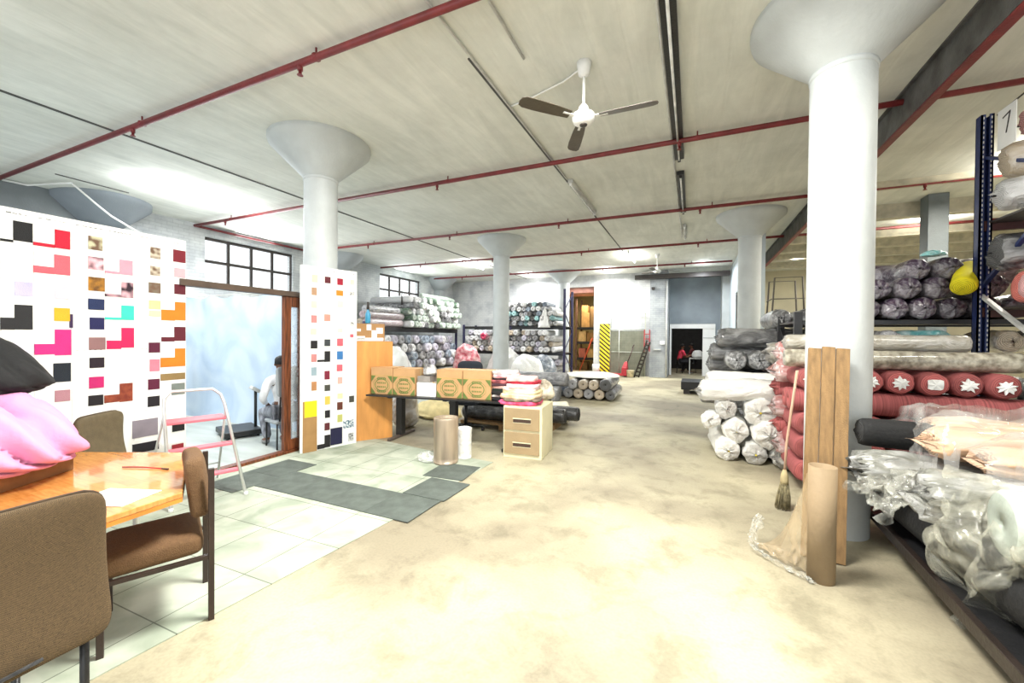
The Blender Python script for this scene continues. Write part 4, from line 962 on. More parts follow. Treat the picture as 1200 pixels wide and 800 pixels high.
# folded fabric piles
def folded(loc, size, rz, m, label, group, seed):
    n = 28; vs = []; off = Vector((seed*1.3, seed*2.1, 0)); w, d, h = size; K = 7
    for j in range(K):
        t_ = j/(K-1); zz = h*t_; edge = math.sin(PI*t_)**.5*.02
        for i in range(n):
            a = 2*PI*i/n; ca, sa = math.cos(a), math.sin(a); q = 1/max(abs(ca), abs(sa))*.82+.18
            s_ = 1+.07*noise.noise(Vector((ca*1.5, sa*1.5, t_*1.5))+off)+edge*2
            wav = .16*h*noise.noise(Vector((ca*2, sa*2, 3))+off)
            vs.append((ca*q*s_*w/2, sa*q*s_*d/2, zz+wav))
    fs = [(j*n+i, j*n+(i+1)%n, (j+1)*n+(i+1)%n, (j+1)*n+i) for j in range(K-1) for i in range(n)]
    vs.append((0,0,h*1.03)); vs.append((0,0,0)); k2 = (K-1)*n
    fs += [(k2+i, k2+(i+1)%n, K*n) for i in range(n)]+[((i+1)%n, i, K*n+1) for i in range(n)]
    o = MB().add(vs, fs, 0, True).build('folded_fabric', m); o.location = loc; o.rotation_euler.z = rz
    return tag(o, label, 'fabric', group)
cl = lambda n, c, c2=None, sc=9: mat('cloth_'+n, sr(*c), .85, scale=sc, col2=sr(*c2) if c2 else None, bump=.3, bscale=60)
x0, y0 = on_desk(2.10, .30); z = .7205
for k, (n, c, c2, h) in enumerate([('charcoal',(46,44,50),None,.05),('white spotted',(226,220,214),(60,40,44),.03),('black',(20,20,22),None,.06),('dark green',(28,40,34),None,.04),('blush',(220,170,160),None,.04),('plum',(80,50,60),None,.04),('coral patterned',(206,110,108),(90,40,50),.05),('black printed',(40,30,36),None,.035),('pink and white',(240,222,220),(214,120,130),.045),('white and grey',(240,238,236),(170,150,150),.05)]):
    folded((x0+R.uniform(-.015,.015), y0+R.uniform(-.01,.01), z), (.34,.36,h*1.02), ang+R.uniform(-.1,.1), cl(n, c, c2), '%s folded fabric, %s from the bottom of the left pile on the desk' % (n, _w[k+1]), 'folded fabrics on the desk', k); z += h*.9
# filing cabinet
fc = thing('filing_cabinet', 'cream two-drawer filing cabinet with tan drawer fronts', 'cabinet', (-2.06,5.21,0), math.atan2(.05,.53))
MB().b2(-.265,.265,-.30,.32,0,.685).build('body', M['cream_metal'], fc, .006)
for z in (.06,.375):
    d_ = MB().b2(-.245,.235,-.322,-.301,z,z+.285).build('drawer', M['tan_metal'], fc, .004)
    MB().b2(-.12,.12,-.326,-.3225,z+.10,z+.155).build('handle_recess', mat('recess_dark', sr(70,50,40), .5), d_)
    MB().b2(-.125,.125,-.33,-.3262,z+.148,z+.16).b2(-.125,.125,-.329,-.3262,z+.095,z+.10).build('handle_lip', M['cream_metal'], d_)
z = .687
for k, (n, c, c2, h) in enumerate([('cherry red',(206,30,54),(240,110,160),.06),('black checked',(40,34,34),(150,130,110),.035),('cream',(240,228,196),(222,180,140),.06),('buttery yellow',(244,226,178),None,.055),('white floral',(246,240,232),(226,190,170),.05),('pink striped',(240,180,190),(246,240,236),.05),('deep red',(150,24,44),(214,60,80),.045),('pale rose',(246,214,208),(226,150,150),.06)]):
    folded((-2.13+R.uniform(-.03,.03), 5.16+R.uniform(-.02,.02), z), (.52-.018*k,.46-.02*k,h*1.02), .1+R.uniform(-.15,.15), cl(n, c, c2), '%s folded fabric, %s from the bottom of the pile on the filing cabinet' % (n, _w[k+1]), 'folded fabrics on the filing cabinet', 20+k); z += h*.88
bag((-1.98,5.6,.687), (.16,.12,.22), 21, cl('rag_mixed', (236,226,206), (90,80,60), 8), 'cream and brown cloth slumped at the back of the cabinet pile', None, name='cloth', cat='cloth')
# metallic cylinder and white one
def cyl(name, label, loc, r, h, m, hole=True):
    t = thing(name, label, 'roll', loc)
    b = MB(); prof = [(r*.96,0),(r,.01),(r,.02)]+[(r*(1+(.012 if i % 2 else 0)), .02+(h-.05)*i/9) for i in range(10)]+[(r,h-.01),(r*.98,h),(r*.82,h),(r*.80,h-.03),(r*.5,h-.035)]
    b.lathe(prof, n=40); b.build('body', m, t); return t
silver = mat('silver_wrap', sr(170,154,134), .32, .35, scale=2, stretch=(6,6,.6), var=.15, bump=.3, bscale=8)
cyl('wrapped_cylinder', 'tall silvery cylinder wrapped in film standing before the desk', (-2.84,4.34,.007), .155, .57, silver)
cyl('wrapped_cylinder', 'slimmer white film-wrapped cylinder behind the silvery one', (-2.74,4.62,0), .10, .40, wrapmat('w_whitecyl', (.7,.7,.66), .3, 5))
o = blob('plastic_scrap', film('film_scrap', sc=9), (.16,.10,.09), 2, folds=.2); o.location = (-3.06,4.28,.035); tag(o, 'scrap of plastic film at the foot of the silvery cylinder', 'plastic')
# plywood cabinet at the desk's left end
wa = math.atan2(.40,.25); pc = thing('plywood_cabinet', 'orange plywood cabinet between the small swatch board and the desk', 'cabinet', (-4.49,4.80,0), wa)
L_ = .32
MB().b2(-L_,L_,-.0,.018,0,1.51).build('side_panel', M['plywood'], pc, .003)
MB().b2(-L_,L_,.34,.358,0,1.51).build('side_panel', M['plywood'], pc, .003)
MB().b2(-L_,-L_+.012,.018,.34,.0,1.49).build('back_panel', M['plywood'], pc)
for z in (.05,.45,.85,1.2,1.492): MB().b2(-L_+.012,L_,.018,.34,z,z+.018).build('shelf', M['plywood'], pc)
pos = Vector((-4.49,4.80,0)) + Matrix.Rotation(wa,3,'Z') @ Vector((-.02,.17,0))
cb_ = carton((pos.x,pos.y,1.512), (.44,.28,.27), wa, 'brown carton with white label patches on top of the plywood cabinet')
e = MB()
for x, z, w_, h_ in ((-.15,.02,.14,.06),(.06,.05,.08,.12),(-.02,.17,.07,.09),(.14,.12,.10,.09),(-.17,.15,.06,.04),(.0,.005,.4,.05)):
    e.b2(x-w_/2, x+w_/2, -.1425,-.1405, z, z+h_)
lb = e.build('label_patch', M['paper'], cb_)
bt = thing('spray_bottle', 'blue bottle with dark top standing on the carton by the wall', 'bottle', (pos.x-.02,pos.y+.02,1.788))
MB().lathe([(.035,0),(.04,.02),(.04,.15),(.018,.20),(.016,.22)], n=20).build('body', mat('bottle_blue', sr(60,150,190), .3), bt)
MB().lathe([(.02,.22),(.02,.33),(.012,.34)], n=16).build('cap', M['dark_frame'], bt)
# office chair
oc = thing('office_chair', 'dark office swivel chair behind the desk', 'chair', (-3.50,5.95,0), .2)
cushion('backrest', .46,.40,.07, mat('navy_fabric', sr(38,44,54), .8), oc, (0,.22,.97), (.1,0,0), .1, .03)
cushion('seat', .48,.46,.08, mat('navy_fabric', (0,0,0)), oc, (0,-.02,.50), (PI/2,0,0), .08, 0)
MB().tube([(0,0,.08),(0,0,.46)], .03, 12).build('gas_column', M['black_metal'], oc)
MB().bar((0,.1,.46),(0,.27,.46),.06,.012).bar((0,.27,.46),(0,.27,.95),.06,.012).build('back_bracket', M['black_metal'], oc)
for k in range(5):
    a = 2*PI*k/5+.3; p = Vector((math.cos(a)*.29, math.sin(a)*.29, .07))
    lg = MB().tube([(0,0,.10),(p.x*.5,p.y*.5,.095),p], [.024,.02,.014], 8).build('base_arm', M['black_metal'], oc)
    MB().tube([(p.x-.02,p.y,.028),(p.x+.02,p.y,.028)], .028, 12).build('caster', M['black_metal'], lg)

# ------------------------------------------------------------------ near right column: planks, broom, tube, film
pl0 = Vector((.985,3.42,0)); gL = 'wooden planks leaning on the near column'
for k in range(3):
    t_ = Vector((.895+.088*k, 3.965-.012*k, 1.53+.012*(k == 1))); b_ = Vector((.79+.088*k, 3.60-.01*k, .004))
    o = MB().bar((0,0,0), t_-b_, .084, .03, up=(0,-1,.2)).build('plank', M['board_wood'], None, .003); o.location = b_
    tag(o, ['left of three rough wooden planks leaning on the near column','middle of three rough wooden planks leaning on the near column','right of three rough wooden planks leaning on the near column'][k], 'plank', gL)
br = thing('broom', 'broom with pinkish pole leaning on the near column beside the planks', 'broom', (.80,4.50,0))
MB().tube([(0,0,.34),(.012,.0,.62),(.035,-.03,.9),(.062,-.12,1.32)], .011, 10).build('handle', mat('broom_pole', sr(196,160,136), .6), br)
MB().lathe([(.03,.24),(.035,.28),(.03,.33),(.014,.38)], n=18).build('ferrule', mat('broom_cord', sr(176,160,120), .8), br)
hb = MB(); rr_ = random.Random(2)
for i in range(90):
    a = rr_.uniform(0,2*PI); q = rr_.uniform(0,1)**.5
    p0 = (q*.028*math.cos(a), q*.028*math.sin(a), .27); p1 = (q*.055*math.cos(a)-.005, q*.045*math.sin(a), .12); p2 = (q*.062*math.cos(a)-.012, q*.05*math.sin(a), .004+rr_.uniform(0,.03))
    hb.tube([p0, p1, p2], [.005,.005,.003], 4)
hb.build('bristles', mat('bristle', sr(128,118,88), .8, var=.3, scale=30), br)
tb = thing('cardboard_tube', 'upright brown cardboard tube standing before the planks', 'tube', (.80,3.30,0), 0)
tm = mat('tube_card', sr(140,120,92), .75, var=.05, scale=4)
MB().lathe([(.078,0),(.079,.76),(.071,.76),(.070,.02)], n=40, capt=False).build('tube_wall', tm, tb)
MB().lathe([(.07,.015),(.03,.02)], n=30).build('inner_end', tm, tb)
# curved film sheet hanging beside the tube
vs = []; nx, nz_ = 26, 26; rr_ = Vector((3,1,2))
for j in range(nz_+1):
    v = j/nz_
    for i in range(nx+1):
        u = i/nx
        top = .70*(1-u)**1.15*1.0+.035
        z = top*(1-v)+.012*v
        x = .73-.30*u*(.35+.65*v**.6); y = 3.33+.28*u-.06*math.sin(PI*u)*v+.05*v*u
        cr = .035*v**3
        x += cr*noise.noise(Vector((u*9, v*9, 1))+rr_); y += cr*1.5*noise.noise(Vector((u*9, v*9, 5))+rr_); z += .5*cr*(noise.noise(Vector((u*12, v*9, 9))+rr_)+.6)
        vs.append((x, y, z))
o = MB().add(vs, [(j*(nx+1)+i, j*(nx+1)+i+1, (j+1)*(nx+1)+i+1, (j+1)*(nx+1)+i) for j in range(nz_) for i in range(nx)], 0, True).build('plastic_film', film('film_brown', sr(176,156,124), .35, .7, 3))
tag(o, 'see-through brownish plastic film slumping to the floor left of the tube', 'plastic')
# crumpled white hem where the film meets the floor
hemp = [Vector(p) for p in ((.50,3.70,.20),(.45,3.62,.11),(.43,3.54,.05),(.46,3.46,.03),(.53,3.38,.025),(.61,3.31,.02),(.69,3.25,.015),(.745,3.20,.01))]
vs = []; nu, nv = 60, 10
for j in range(nv+1):
    for i in range(nu+1):
        f = i/nu*(len(hemp)-1); k = min(int(f), len(hemp)-2); p = hemp[k].lerp(hemp[k+1], f-k); w_ = .05*(1-.5*i/nu)
        q = Vector((i*.35, j*.5, 2)); n_ = lambda o_: noise.noise(q+Vector((o_, o_*2, 0)))
        vs.append((p.x+(j/nv-.5)*w_*1.2+.03*n_(1), p.y-(j/nv-.5)*w_+.03*n_(4), max(.004, p.z+w_*.5*math.sin(PI*j/nv)+.028*n_(8))))
e = MB().add(vs, [(j*(nu+1)+i, j*(nu+1)+i+1, (j+1)*(nu+1)+i+1, (j+1)*(nu+1)+i) for j in range(nv) for i in range(nu)], 0, True).build('crumpled_hem', film('film_hem', (.6,.6,.54), .1, .6, 14), o)

# ------------------------------------------------------------------ near right trolley with wrapped rolls
tr = thing('platform_trolley', 'low dark platform trolley at the right edge under the wrapped rolls', 'trolley', (2.2,3.4,0), -.04)
MB().b2(-.86,.9,-1.05,1.0,.15,.19).build('deck', M['black_metal'], tr, .006)
MB().b2(-.88,-.84,-1.07,1.02,.13,.20).b2(.88,.92,-1.07,1.02,.13,.20).b2(-.88,.92,-1.07,-1.03,.13,.20).b2(-.88,.92,.98,1.02,.13,.20).build('edge_rail', mat('rail_brownblack', sr(40,32,28), .4), tr, .004)
for x in (-.74,.76):
    for y in (-.8,-.05,.8):
        MB().tube([(x-.018,y,.055),(x+.018,y,.055)], .055, 18).bar((x,y,.06),(x,y,.15),.05,.03,up=(0,1,0)).build('wheel', M['dark_frame'], tr)
gM = 'rolls loaded on the low trolley'
blackf = [mat('black_cloth', sr(8,8,9), .8, var=.1, bump=.3), endmat('e_blk', (.02,.02,.02)), dkc]
put_roll('tdark', .17, 1.85, blackf, (1.56,2.48,.37), (-.02,1,0), 'large dark grey roll lying along the edge of the trolley', gM, amp=.03, seed=1)
put_roll('tdark2', .165, 1.85, 'black', (1.92,2.45,.36), (0,1,0), 'black roll beside the large dark grey one on the trolley', gM, amp=.04, seed=2)
put_roll('tdark3', .16, 1.85, blackf, (2.28,2.45,.355), (0,1,0), 'dark roll in the middle of the trolley', gM, amp=.03, seed=3)
put_roll('tdark4', .16, 1.85, 'black', (2.64,2.45,.355), (0,1,0), 'dark roll at the far side of the trolley', gM, amp=.03, seed=4)
clear = [wrapmat('w_clearwhite', (.20,.20,.17), .5, 5), wrapmat('w_clearend', (.16,.16,.14), .6, 7), dkc]
peach = [mat('peach_cloth', sr(226,186,150), .45, scale=3, var=.12, stretch=(1,.3,1), coat=.5, bump=.3, bscale=6), endmat('e_peach', sr(216,180,150)), dkc]
sage = [mat('sage_cloth', sr(176,184,172), .5, scale=3, var=.08, coat=.3), mat('sage_end', sr(150,158,148), .6), dkc]
a_ = put_roll('tw1', .135, 1.5, clear, (1.16,3.72,.66), (1,-.05,.02), 'clear-wrapped roll with crumpled bag end nearest the planks', gM, n=56, rings=40, amp=.14, tuft=.2, seed=12, hole=.05)
b_ = put_roll('tw2', .15, 1.5, clear, (1.30,3.22,.68), (1,-.12,.02), 'clear-wrapped roll with big crumpled bag end in the middle of the trolley', gM, n=56, rings=40, amp=.14, tuft=.16, seed=13, hole=.05)
put_roll('tsage', .17, 1.5, sage, (1.40,2.80,.70), (1,-.12,.0), 'sage grey roll at the front of the trolley, cut by the right edge', gM, n=40, rings=16, amp=.03, seed=14, hole=.1)
put_roll('tblack', .105, 1.5, blackf, (1.17,3.90,.905), (1,.0,-.02), 'bare black roll end poking out above the clear-wrapped rolls', gM, n=32, rings=14, amp=.03, seed=15, tuft=.02)
put_roll('tpeach1', .20, 1.6, peach, (1.48,3.62,.93), (1,-.18,.0), 'peach satin roll on top of the trolley load, near', gM, n=48, rings=30, amp=.11, seed=16, squash=.5, tuft=.12, hole=.05)
put_roll('tpeach2', .17, 1.6, peach, (1.62,3.98,.95), (1,-.12,.0), 'peach satin roll on top of the trolley load, behind', gM, n=48, rings=30, amp=.11, seed=17, squash=.55, tuft=.1, hole=.05)
put_roll('tpeach3', .17, 1.6, peach, (1.60,3.30,.90), (1,-.25,-.02), 'cream satin roll on the front slope of the trolley load', gM, n=48, rings=30, amp=.11, seed=18, squash=.5, tuft=.12, hole=.05)
# big polythene sheet over the load
def sheet(name, label, fn, nu, nv, m, cat='plastic'):
    vs = [fn(i/nu, j/nv) for j in range(nv+1) for i in range(nu+1)]
    o = MB().add(vs, [(j*(nu+1)+i, j*(nu+1)+i+1, (j+1)*(nu+1)+i+1, (j+1)*(nu+1)+i) for j in range(nv) for i in range(nu)], 0, True).build(name, m)
    return tag(o, label, cat)
def crum(x, y, s=1, k=0):
    q = Vector((x*s+k, y*s-k, k*.7))
    n1 = noise.noise(q*2.2); n2 = noise.noise(q*5+Vector((7,7,7))); n3 = noise.noise(q*11+Vector((3,1,7)))
    return .055*(abs(n1))+.045*abs(n2)+.022*abs(n3)
def load_h(x, y):
    h = .75
    for (y0_, z0_, r_, x0_) in ((3.62,.93,.14,1.5),(3.98,.95,.13,1.55),(3.30,.90,.12,1.55),(4.02,.905,.105,1.3)):
        yy = y0_-.16*(x-x0_); d = abs(y-yy)
        if x > x0_-.06 and d < r_*1.4: h = max(h, z0_+math.sqrt(max(0, 1-(d/(r_*1.4))**2))*r_*.9)
    return h
def f1(u, v):
    y = 3.05+1.25*v; x = 1.33+.16*(1-v)+.05*math.sin(v*9)+1.5*u
    z = load_h(x, y)+.02+crum(x, y)*1.3
    z -= .10*max(0, (.12-u)/.12); z += .10*max(0, v-.55)
    return (x+.02*noise.noise(Vector((v*8,u*8,1))), y, z)
sheet('polythene_sheet', 'clear crumpled polythene sheet covering the peach rolls', f1, 90, 70, film('film_clear', (.45,.44,.42), .12, .5, 3))
# hanging tail of polythene at the front
def f2(u, v):
    # u across (along the load edge), v downwards
    ax = Vector((1.40+.22*u, 3.30-.48*u, .80)); 
    drop = v*(.30+.45*math.sin(PI*min(1,u*1.05))**1.5+.12*u)
    out = -.18*math.sin(PI*min(v*1.1,1))*(.5+.5*u)-.10*v
    x = ax.x+out+.05*math.sin(u*17+v*2)*v; y = ax.y-.22*math.sin(PI*min(v*1.05,1))-.04*math.cos(u*19)*v
    z = ax.z+.05*(1-v)-drop
    c = .055*(.35+v); q = Vector((u*5, v*4, 2))
    ridge = lambda p: .5-abs(noise.noise(p))*1.6
    x += c*ridge(q*1.1); y += c*1.6*ridge(q*1.2+Vector((4,4,4))); z += c*.8*ridge(q*1.4+Vector((9,2,4)))
    return (x, y, z)
sheet('polythene_sheet', 'clear polythene tail hanging off the trolley edge almost to the floor', f2, 70, 60, film('film_tail', (.50,.49,.40), .12, .6, 5))
def f3(u, v):
    x = 1.02+.5*u; y = 3.62-.55*v; z = .72-.12*abs(v-.5)-.22*(1-u)**2*.8
    q = Vector((u*6, v*7, 5)); r = lambda p: .5-abs(noise.noise(p))*1.7
    return (x+.07*r(q*1.2), y+.05*r(q+Vector((3,3,3))), z+.09*r(q*1.3+Vector((8,1,2)))+.05)
sheet('polythene_sheet', 'scrunched clear polythene bag ends at the corner of the trolley load', f3, 60, 60, film('film_bag', (.45,.45,.40), .10, .55, 6))

# swatch rectangles: colour, along-start, along-end, z-low, z-high (metres on the board)
SWC = {'k': (26, 26, 28), 'r': (196, 24, 52), 'co': (238, 98, 110), 'lp': (246, 206, 220), 'mu': (214, 170, 40), 'mg': (212, 44, 128), 'nv': (26, 34, 44), 'mv': (180, 130, 140), 'lv': (196, 190, 228), 'll': (226, 222, 240), 'dg': (40, 40, 42), 'pl': (196, 192, 160), 'cow': (60, 30, 38), 'md': (180, 124, 40), 'nb': (30, 44, 84), 'n2': (30, 30, 80), 'mb': (140, 104, 104), 'bk': (36, 22, 34), 'ma': (196, 34, 108), 'b2': (30, 24, 30), 'pk': (244, 150, 166), 'fk': (44, 26, 38), 'tq': (60, 206, 184), 'cm': (198, 30, 88), 'ru': (150, 72, 46), 'pd': (200, 190, 170), 'tp': (120, 106, 90), 'cr': (236, 206, 150), 'c2': (244, 222, 170), 'mo': (90, 22, 52), 'ro': (208, 124, 142), 'gy': (140, 132, 142), 'wb': (28, 24, 30), 'mr': (120, 26, 40), 'p2': (244, 168, 176), 'm3': (92, 24, 38), 'or': (244, 124, 30), 'ob': (142, 118, 74), 'gg': (120, 130, 124), 'rd': (150, 34, 44), 'pu': (60, 40, 76)}
SW1 = [('k', 1.346, 1.451, 2.342, 2.5), ('k', 1.279, 1.346, 2.323, 2.342), ('lv', 1.352, 1.451, 1.9, 2.014), ('dg', 1.351, 1.449, 1.624, 1.825), ('dg', 1.277, 1.351, 1.622, 1.718), ('ll', 1.343, 1.454, 1.429, 1.554), ('r', 1.579, 1.672, 2.329, 2.486), ('r', 1.454, 1.578, 2.325, 2.353), ('co', 1.574, 1.672, 2.102, 2.27), ('co', 1.454, 1.574, 2.1, 2.158), ('lp', 1.577, 1.667, 1.895, 2.043), ('mu', 1.573, 1.669, 1.702, 1.815), ('mg', 1.576, 1.676, 1.406, 1.629), ('mg', 1.458, 1.576, 1.416, 1.505), ('nv', 1.567, 1.674, 1.175, 1.338), ('mv', 1.575, 1.669, 1.005, 1.103), ('pu', 1.666, 1.688, 1.645, 1.765), ('pl', 1.789, 1.886, 2.36, 2.481), ('cow', 1.788, 1.893, 2.18, 2.295), ('md', 1.788, 1.9, 1.986, 2.111), ('nb', 1.787, 1.897, 1.814, 1.914), ('n2', 1.796, 1.897, 1.633, 1.743), ('mb', 1.791, 1.903, 1.448, 1.561), ('bk', 1.795, 1.896, 1.282, 1.376), ('ma', 1.791, 1.893, 1.097, 1.2), ('b2', 1.786, 1.888, 0.937, 1.031), ('pk', 2.008, 2.106, 2.164, 2.305), ('pk', 1.902, 2.008, 2.162, 2.184), ('fk', 2.02, 2.111, 1.944, 2.093), ('fk', 1.902, 2.02, 1.944, 1.97), ('tq', 2.02, 2.116, 1.73, 1.869), ('tq', 1.901, 2.02, 1.729, 1.751), ('cm', 2.02, 2.116, 1.462, 1.654), ('cm', 1.913, 2.019, 1.451, 1.532), ('ru', 2.006, 2.104, 0.944, 1.119), ('ru', 1.895, 2.006, 0.949, 1.02), ('pd', 2.248, 2.334, 2.363, 2.474), ('pd', 2.247, 2.328, 2.19, 2.283), ('tp', 2.233, 2.333, 2.013, 2.117), ('cr', 2.236, 2.333, 1.85, 1.937), ('c2', 2.236, 2.333, 1.777, 1.833), ('mo', 2.233, 2.327, 1.409, 1.51), ('ro', 2.241, 2.324, 1.218, 1.34), ('mo', 2.227, 2.324, 1.034, 1.139), ('wb', 2.224, 2.324, 0.861, 0.965), ('gy', 2.101, 2.309, 0.57, 0.742), ('wb', 2.101, 2.317, 0.418, 0.511), ('mr', 2.444, 2.557, 2.361, 2.488), ('p2', 2.453, 2.554, 2.202, 2.297), ('m3', 2.453, 2.557, 2.021, 2.126), ('or', 2.459, 2.557, 1.745, 1.938), ('or', 2.339, 2.459, 1.74, 1.85), ('m3', 2.453, 2.557, 1.526, 1.675), ('m3', 2.339, 2.453, 1.52, 1.566), ('or', 2.459, 2.554, 1.256, 1.446), ('or', 2.333, 2.459, 1.256, 1.352), ('ob', 2.333, 2.554, 1.116, 1.185), ('gg', 2.428, 2.55, 0.955, 1.076), ('k', 2.434, 2.547, 0.565, 0.653), ('rd', 2.431, 2.538, 0.348, 0.428)]
COLS1 = [1.279, 1.455, 1.677, 1.903, 2.114, 2.331, 2.557]
SWC.update({'py': (240, 228, 176), 'mn': (92, 34, 42), 'dr': (160, 26, 50), 'pc': (240, 210, 190), 'tn': (176, 140, 110), 'oc': (206, 134, 36), 'pp': (240, 206, 200), 'yc': (242, 236, 186), 'rs': (196, 130, 128), 'rt': (200, 146, 130), 'pw': (244, 214, 232), 'bl': (30, 28, 30), 'sl': (58, 62, 66), 'cp': (232, 98, 110), 'bu': (56, 116, 176), 'ba': (146, 166, 176), 'bn': (176, 126, 84), 'gr': (66, 66, 60), 'gd': (226, 186, 84), 'ly': (246, 240, 30), 'db': (96, 48, 34), 'olv': (186, 186, 110), 'nvy': (28, 28, 62), 'ztl': (64, 96, 120), 'zg': (110, 110, 112), 'kh': (166, 128, 80), 'ms': (120, 28, 52), 'pt': (226, 170, 160)} )
SW2 = [('py', 0.138, 0.218, 2.321, 2.426), ('mn', 0.313, 0.394, 2.327, 2.417), ('dr', 0.489, 0.572, 2.32, 2.413), ('pc', 0.68, 0.742, 2.34, 2.415), ('tn', 0.137, 0.206, 2.146, 2.25), ('oc', 0.476, 0.573, 2.166, 2.242), ('zg', 0.68, 0.743, 2.181, 2.237), ('yc', 0.13, 0.21, 1.971, 2.067), ('pp', 0.495, 0.574, 1.998, 2.089), ('rs', 0.131, 0.208, 1.769, 1.871), ('rt', 0.308, 0.392, 1.797, 1.892), ('pw', 0.505, 0.571, 1.809, 1.901), ('yc', 0.127, 0.203, 1.608, 1.69), ('pp', 0.497, 0.568, 1.643, 1.698), ('bl', 0.127, 0.216, 1.415, 1.524), ('sl', 0.311, 0.393, 1.447, 1.542), ('cp', 0.49, 0.576, 1.447, 1.555), ('zg', 0.686, 0.737, 1.74, 1.796), ('cp', 0.683, 0.734, 1.571, 1.618), ('rs', 0.132, 0.206, 1.234, 1.339), ('bl', 0.313, 0.392, 1.227, 1.377), ('bl', 0.215, 0.313, 1.23, 1.259), ('bu', 0.489, 0.576, 1.253, 1.373), ('ba', 0.133, 0.206, 1.046, 1.16), ('ms', 0.314, 0.387, 0.98, 1.1), ('cp', 0.486, 0.571, 1.086, 1.18), ('pt', 0.501, 0.568, 0.904, 1.0), ('bn', 0.139, 0.207, 0.84, 0.962), ('gr', 0.315, 0.394, 0.817, 0.905), ('py', 0.498, 0.575, 0.691, 0.767), ('gd', 0.321, 0.393, 0.628, 0.743), ('gr', 0.672, 0.747, 0.619, 0.713), ('db', 0.494, 0.575, 0.531, 0.641), ('bl', 0.322, 0.393, 0.44, 0.546), ('olv', 0.499, 0.572, 0.355, 0.461), ('mn', 0.317, 0.39, 0.265, 0.369), ('ztl', 0.581, 0.742, 0.251, 0.362), ('nvy', 0.401, 0.571, 0.04, 0.279), ('bl', 0.317, 0.397, 0.026, 0.198), ('bl', 0.219, 0.318, 0.02, 0.082), ('zg', 0.664, 0.739, 0.056, 0.168), ('kh', 0.027, 0.213, -0.003, 0.698), ('ly', 0.049, 0.208, 0.484, 0.7)]
mrl = {}
def swm(k):
    if k not in mrl:
        c = sr(*SWC[k]); kw = {}
        if k in ('pd', 'pl', 'tp'): kw = dict(col2=sr(110,84,66), scale=26, detail=0)
        if k in ('cow', 'fk'): kw = dict(col2=sr(240,190,200), scale=14, detail=1)
        if k == 'ztl': kw = dict(col2=sr(220,226,228), scale=40, detail=0)
        if k == 'zg': kw = dict(col2=sr(210,210,206), scale=60, detail=0)
        if k == 'md': kw = dict(col2=sr(70,44,26), scale=12)
        if k == 'ru': kw = dict(col2=sr(120,46,30), scale=22)
        mrl[k] = mat('swatch_'+k, c, .8, bump=.3, bscale=180, var=.06, **kw)
    return mrl[k]
NAMES = {'k':'black','r':'red','co':'coral','lp':'pale pink','mu':'mustard','mg':'magenta','or':'orange','tq':'turquoise','ly':'bright yellow','bu':'blue'}
card_m = mat('card_white', (.86,.86,.84), .75, var=.01, bump=.1)
def swatch_board(name, label, org, direction, length, z0, z1, items, seams, rows, thick=.02):
    """flat pinboard; local x runs along it, face at local -y"""
    a = math.atan2(direction[1], direction[0]); t = thing(name, label, 'display board', (org[0], org[1], 0), a)
    MB().b2(0, length, .004, .004+thick, z0, z1).build('board', card_m, t)
    # overlapping white cards
    cb = MB()
    for i in range(len(seams)-1):
        x0, x1 = seams[i], seams[i+1]; z = z1-.03; rr_ = random.Random(i+int(length*10))
        k = 0
        while z-.18 > z0:
            h = rows*rr_.uniform(.9,1.15); zz = max(z0+.01, z-h)
            d_ = MB().b2(x0+.004, x1-.003, -.0005-.001*(k%2), .0035, zz+.004, z); d_.build('sample_card', card_m, t); z = zz; k += 1
    for qi, (c, xa, xb, za, zb) in enumerate(items):
        o = MB().b2(max(0,xa), min(length+.01, xb), -.005-.0003*(qi%7)-.004*(c=='ly'), -.002, max(z0,za), min(z1,zb)).build('fabric_swatch', swm(c), t)
        if c in NAMES: o['label'] = NAMES[c]+' swatch'
    w = MB(); rr_ = random.Random(3)
    for i in range(len(seams)-1):
        x = seams[i]+.03
        while x < seams[i+1]-.03:
            l = rr_.uniform(.008,.03)
            w.b2(x, x+l, -.003, -.0015, z1-.045, z1-.045+rr_.uniform(.003,.008))
            if i % 2: w.b2(x, x+l*.7, -.003, -.0018, (z0+z1)/2-.03, (z0+z1)/2-.026)
            x += l+rr_.uniform(.006,.02)
    w.build('handwriting', mat('ink', (.12,.12,.12), .8), t)
    return t
it = [(c, a-.4, b-.4, z0, z1) for c, a, b, z0, z1 in SW1]
b1 = swatch_board('swatch_board', 'large white board of colourful fabric swatches left of the sliding door', (-5.0,.4), (0,1), 2.165, .35, 2.60, it, [0,.25,.5,.879]+[c-.4 for c in COLS1][1:], .30)
MB().b2(.02,.06,.03,.06,0,2.5).b2(2.08,2.12,.03,.06,0,2.5).b2(1.0,1.04,.03,.06,0,2.5).build('support_post', M['brown_wood'], b1)
L2 = math.hypot(.24,.75)
b2_ = swatch_board('swatch_board', 'tall white board of small fabric swatches leaning before the white column', (-4.79,3.80), (.24,.75), L2, .0, 2.54, SW2, [0,.22,.40,.585,L2], .22, .03)

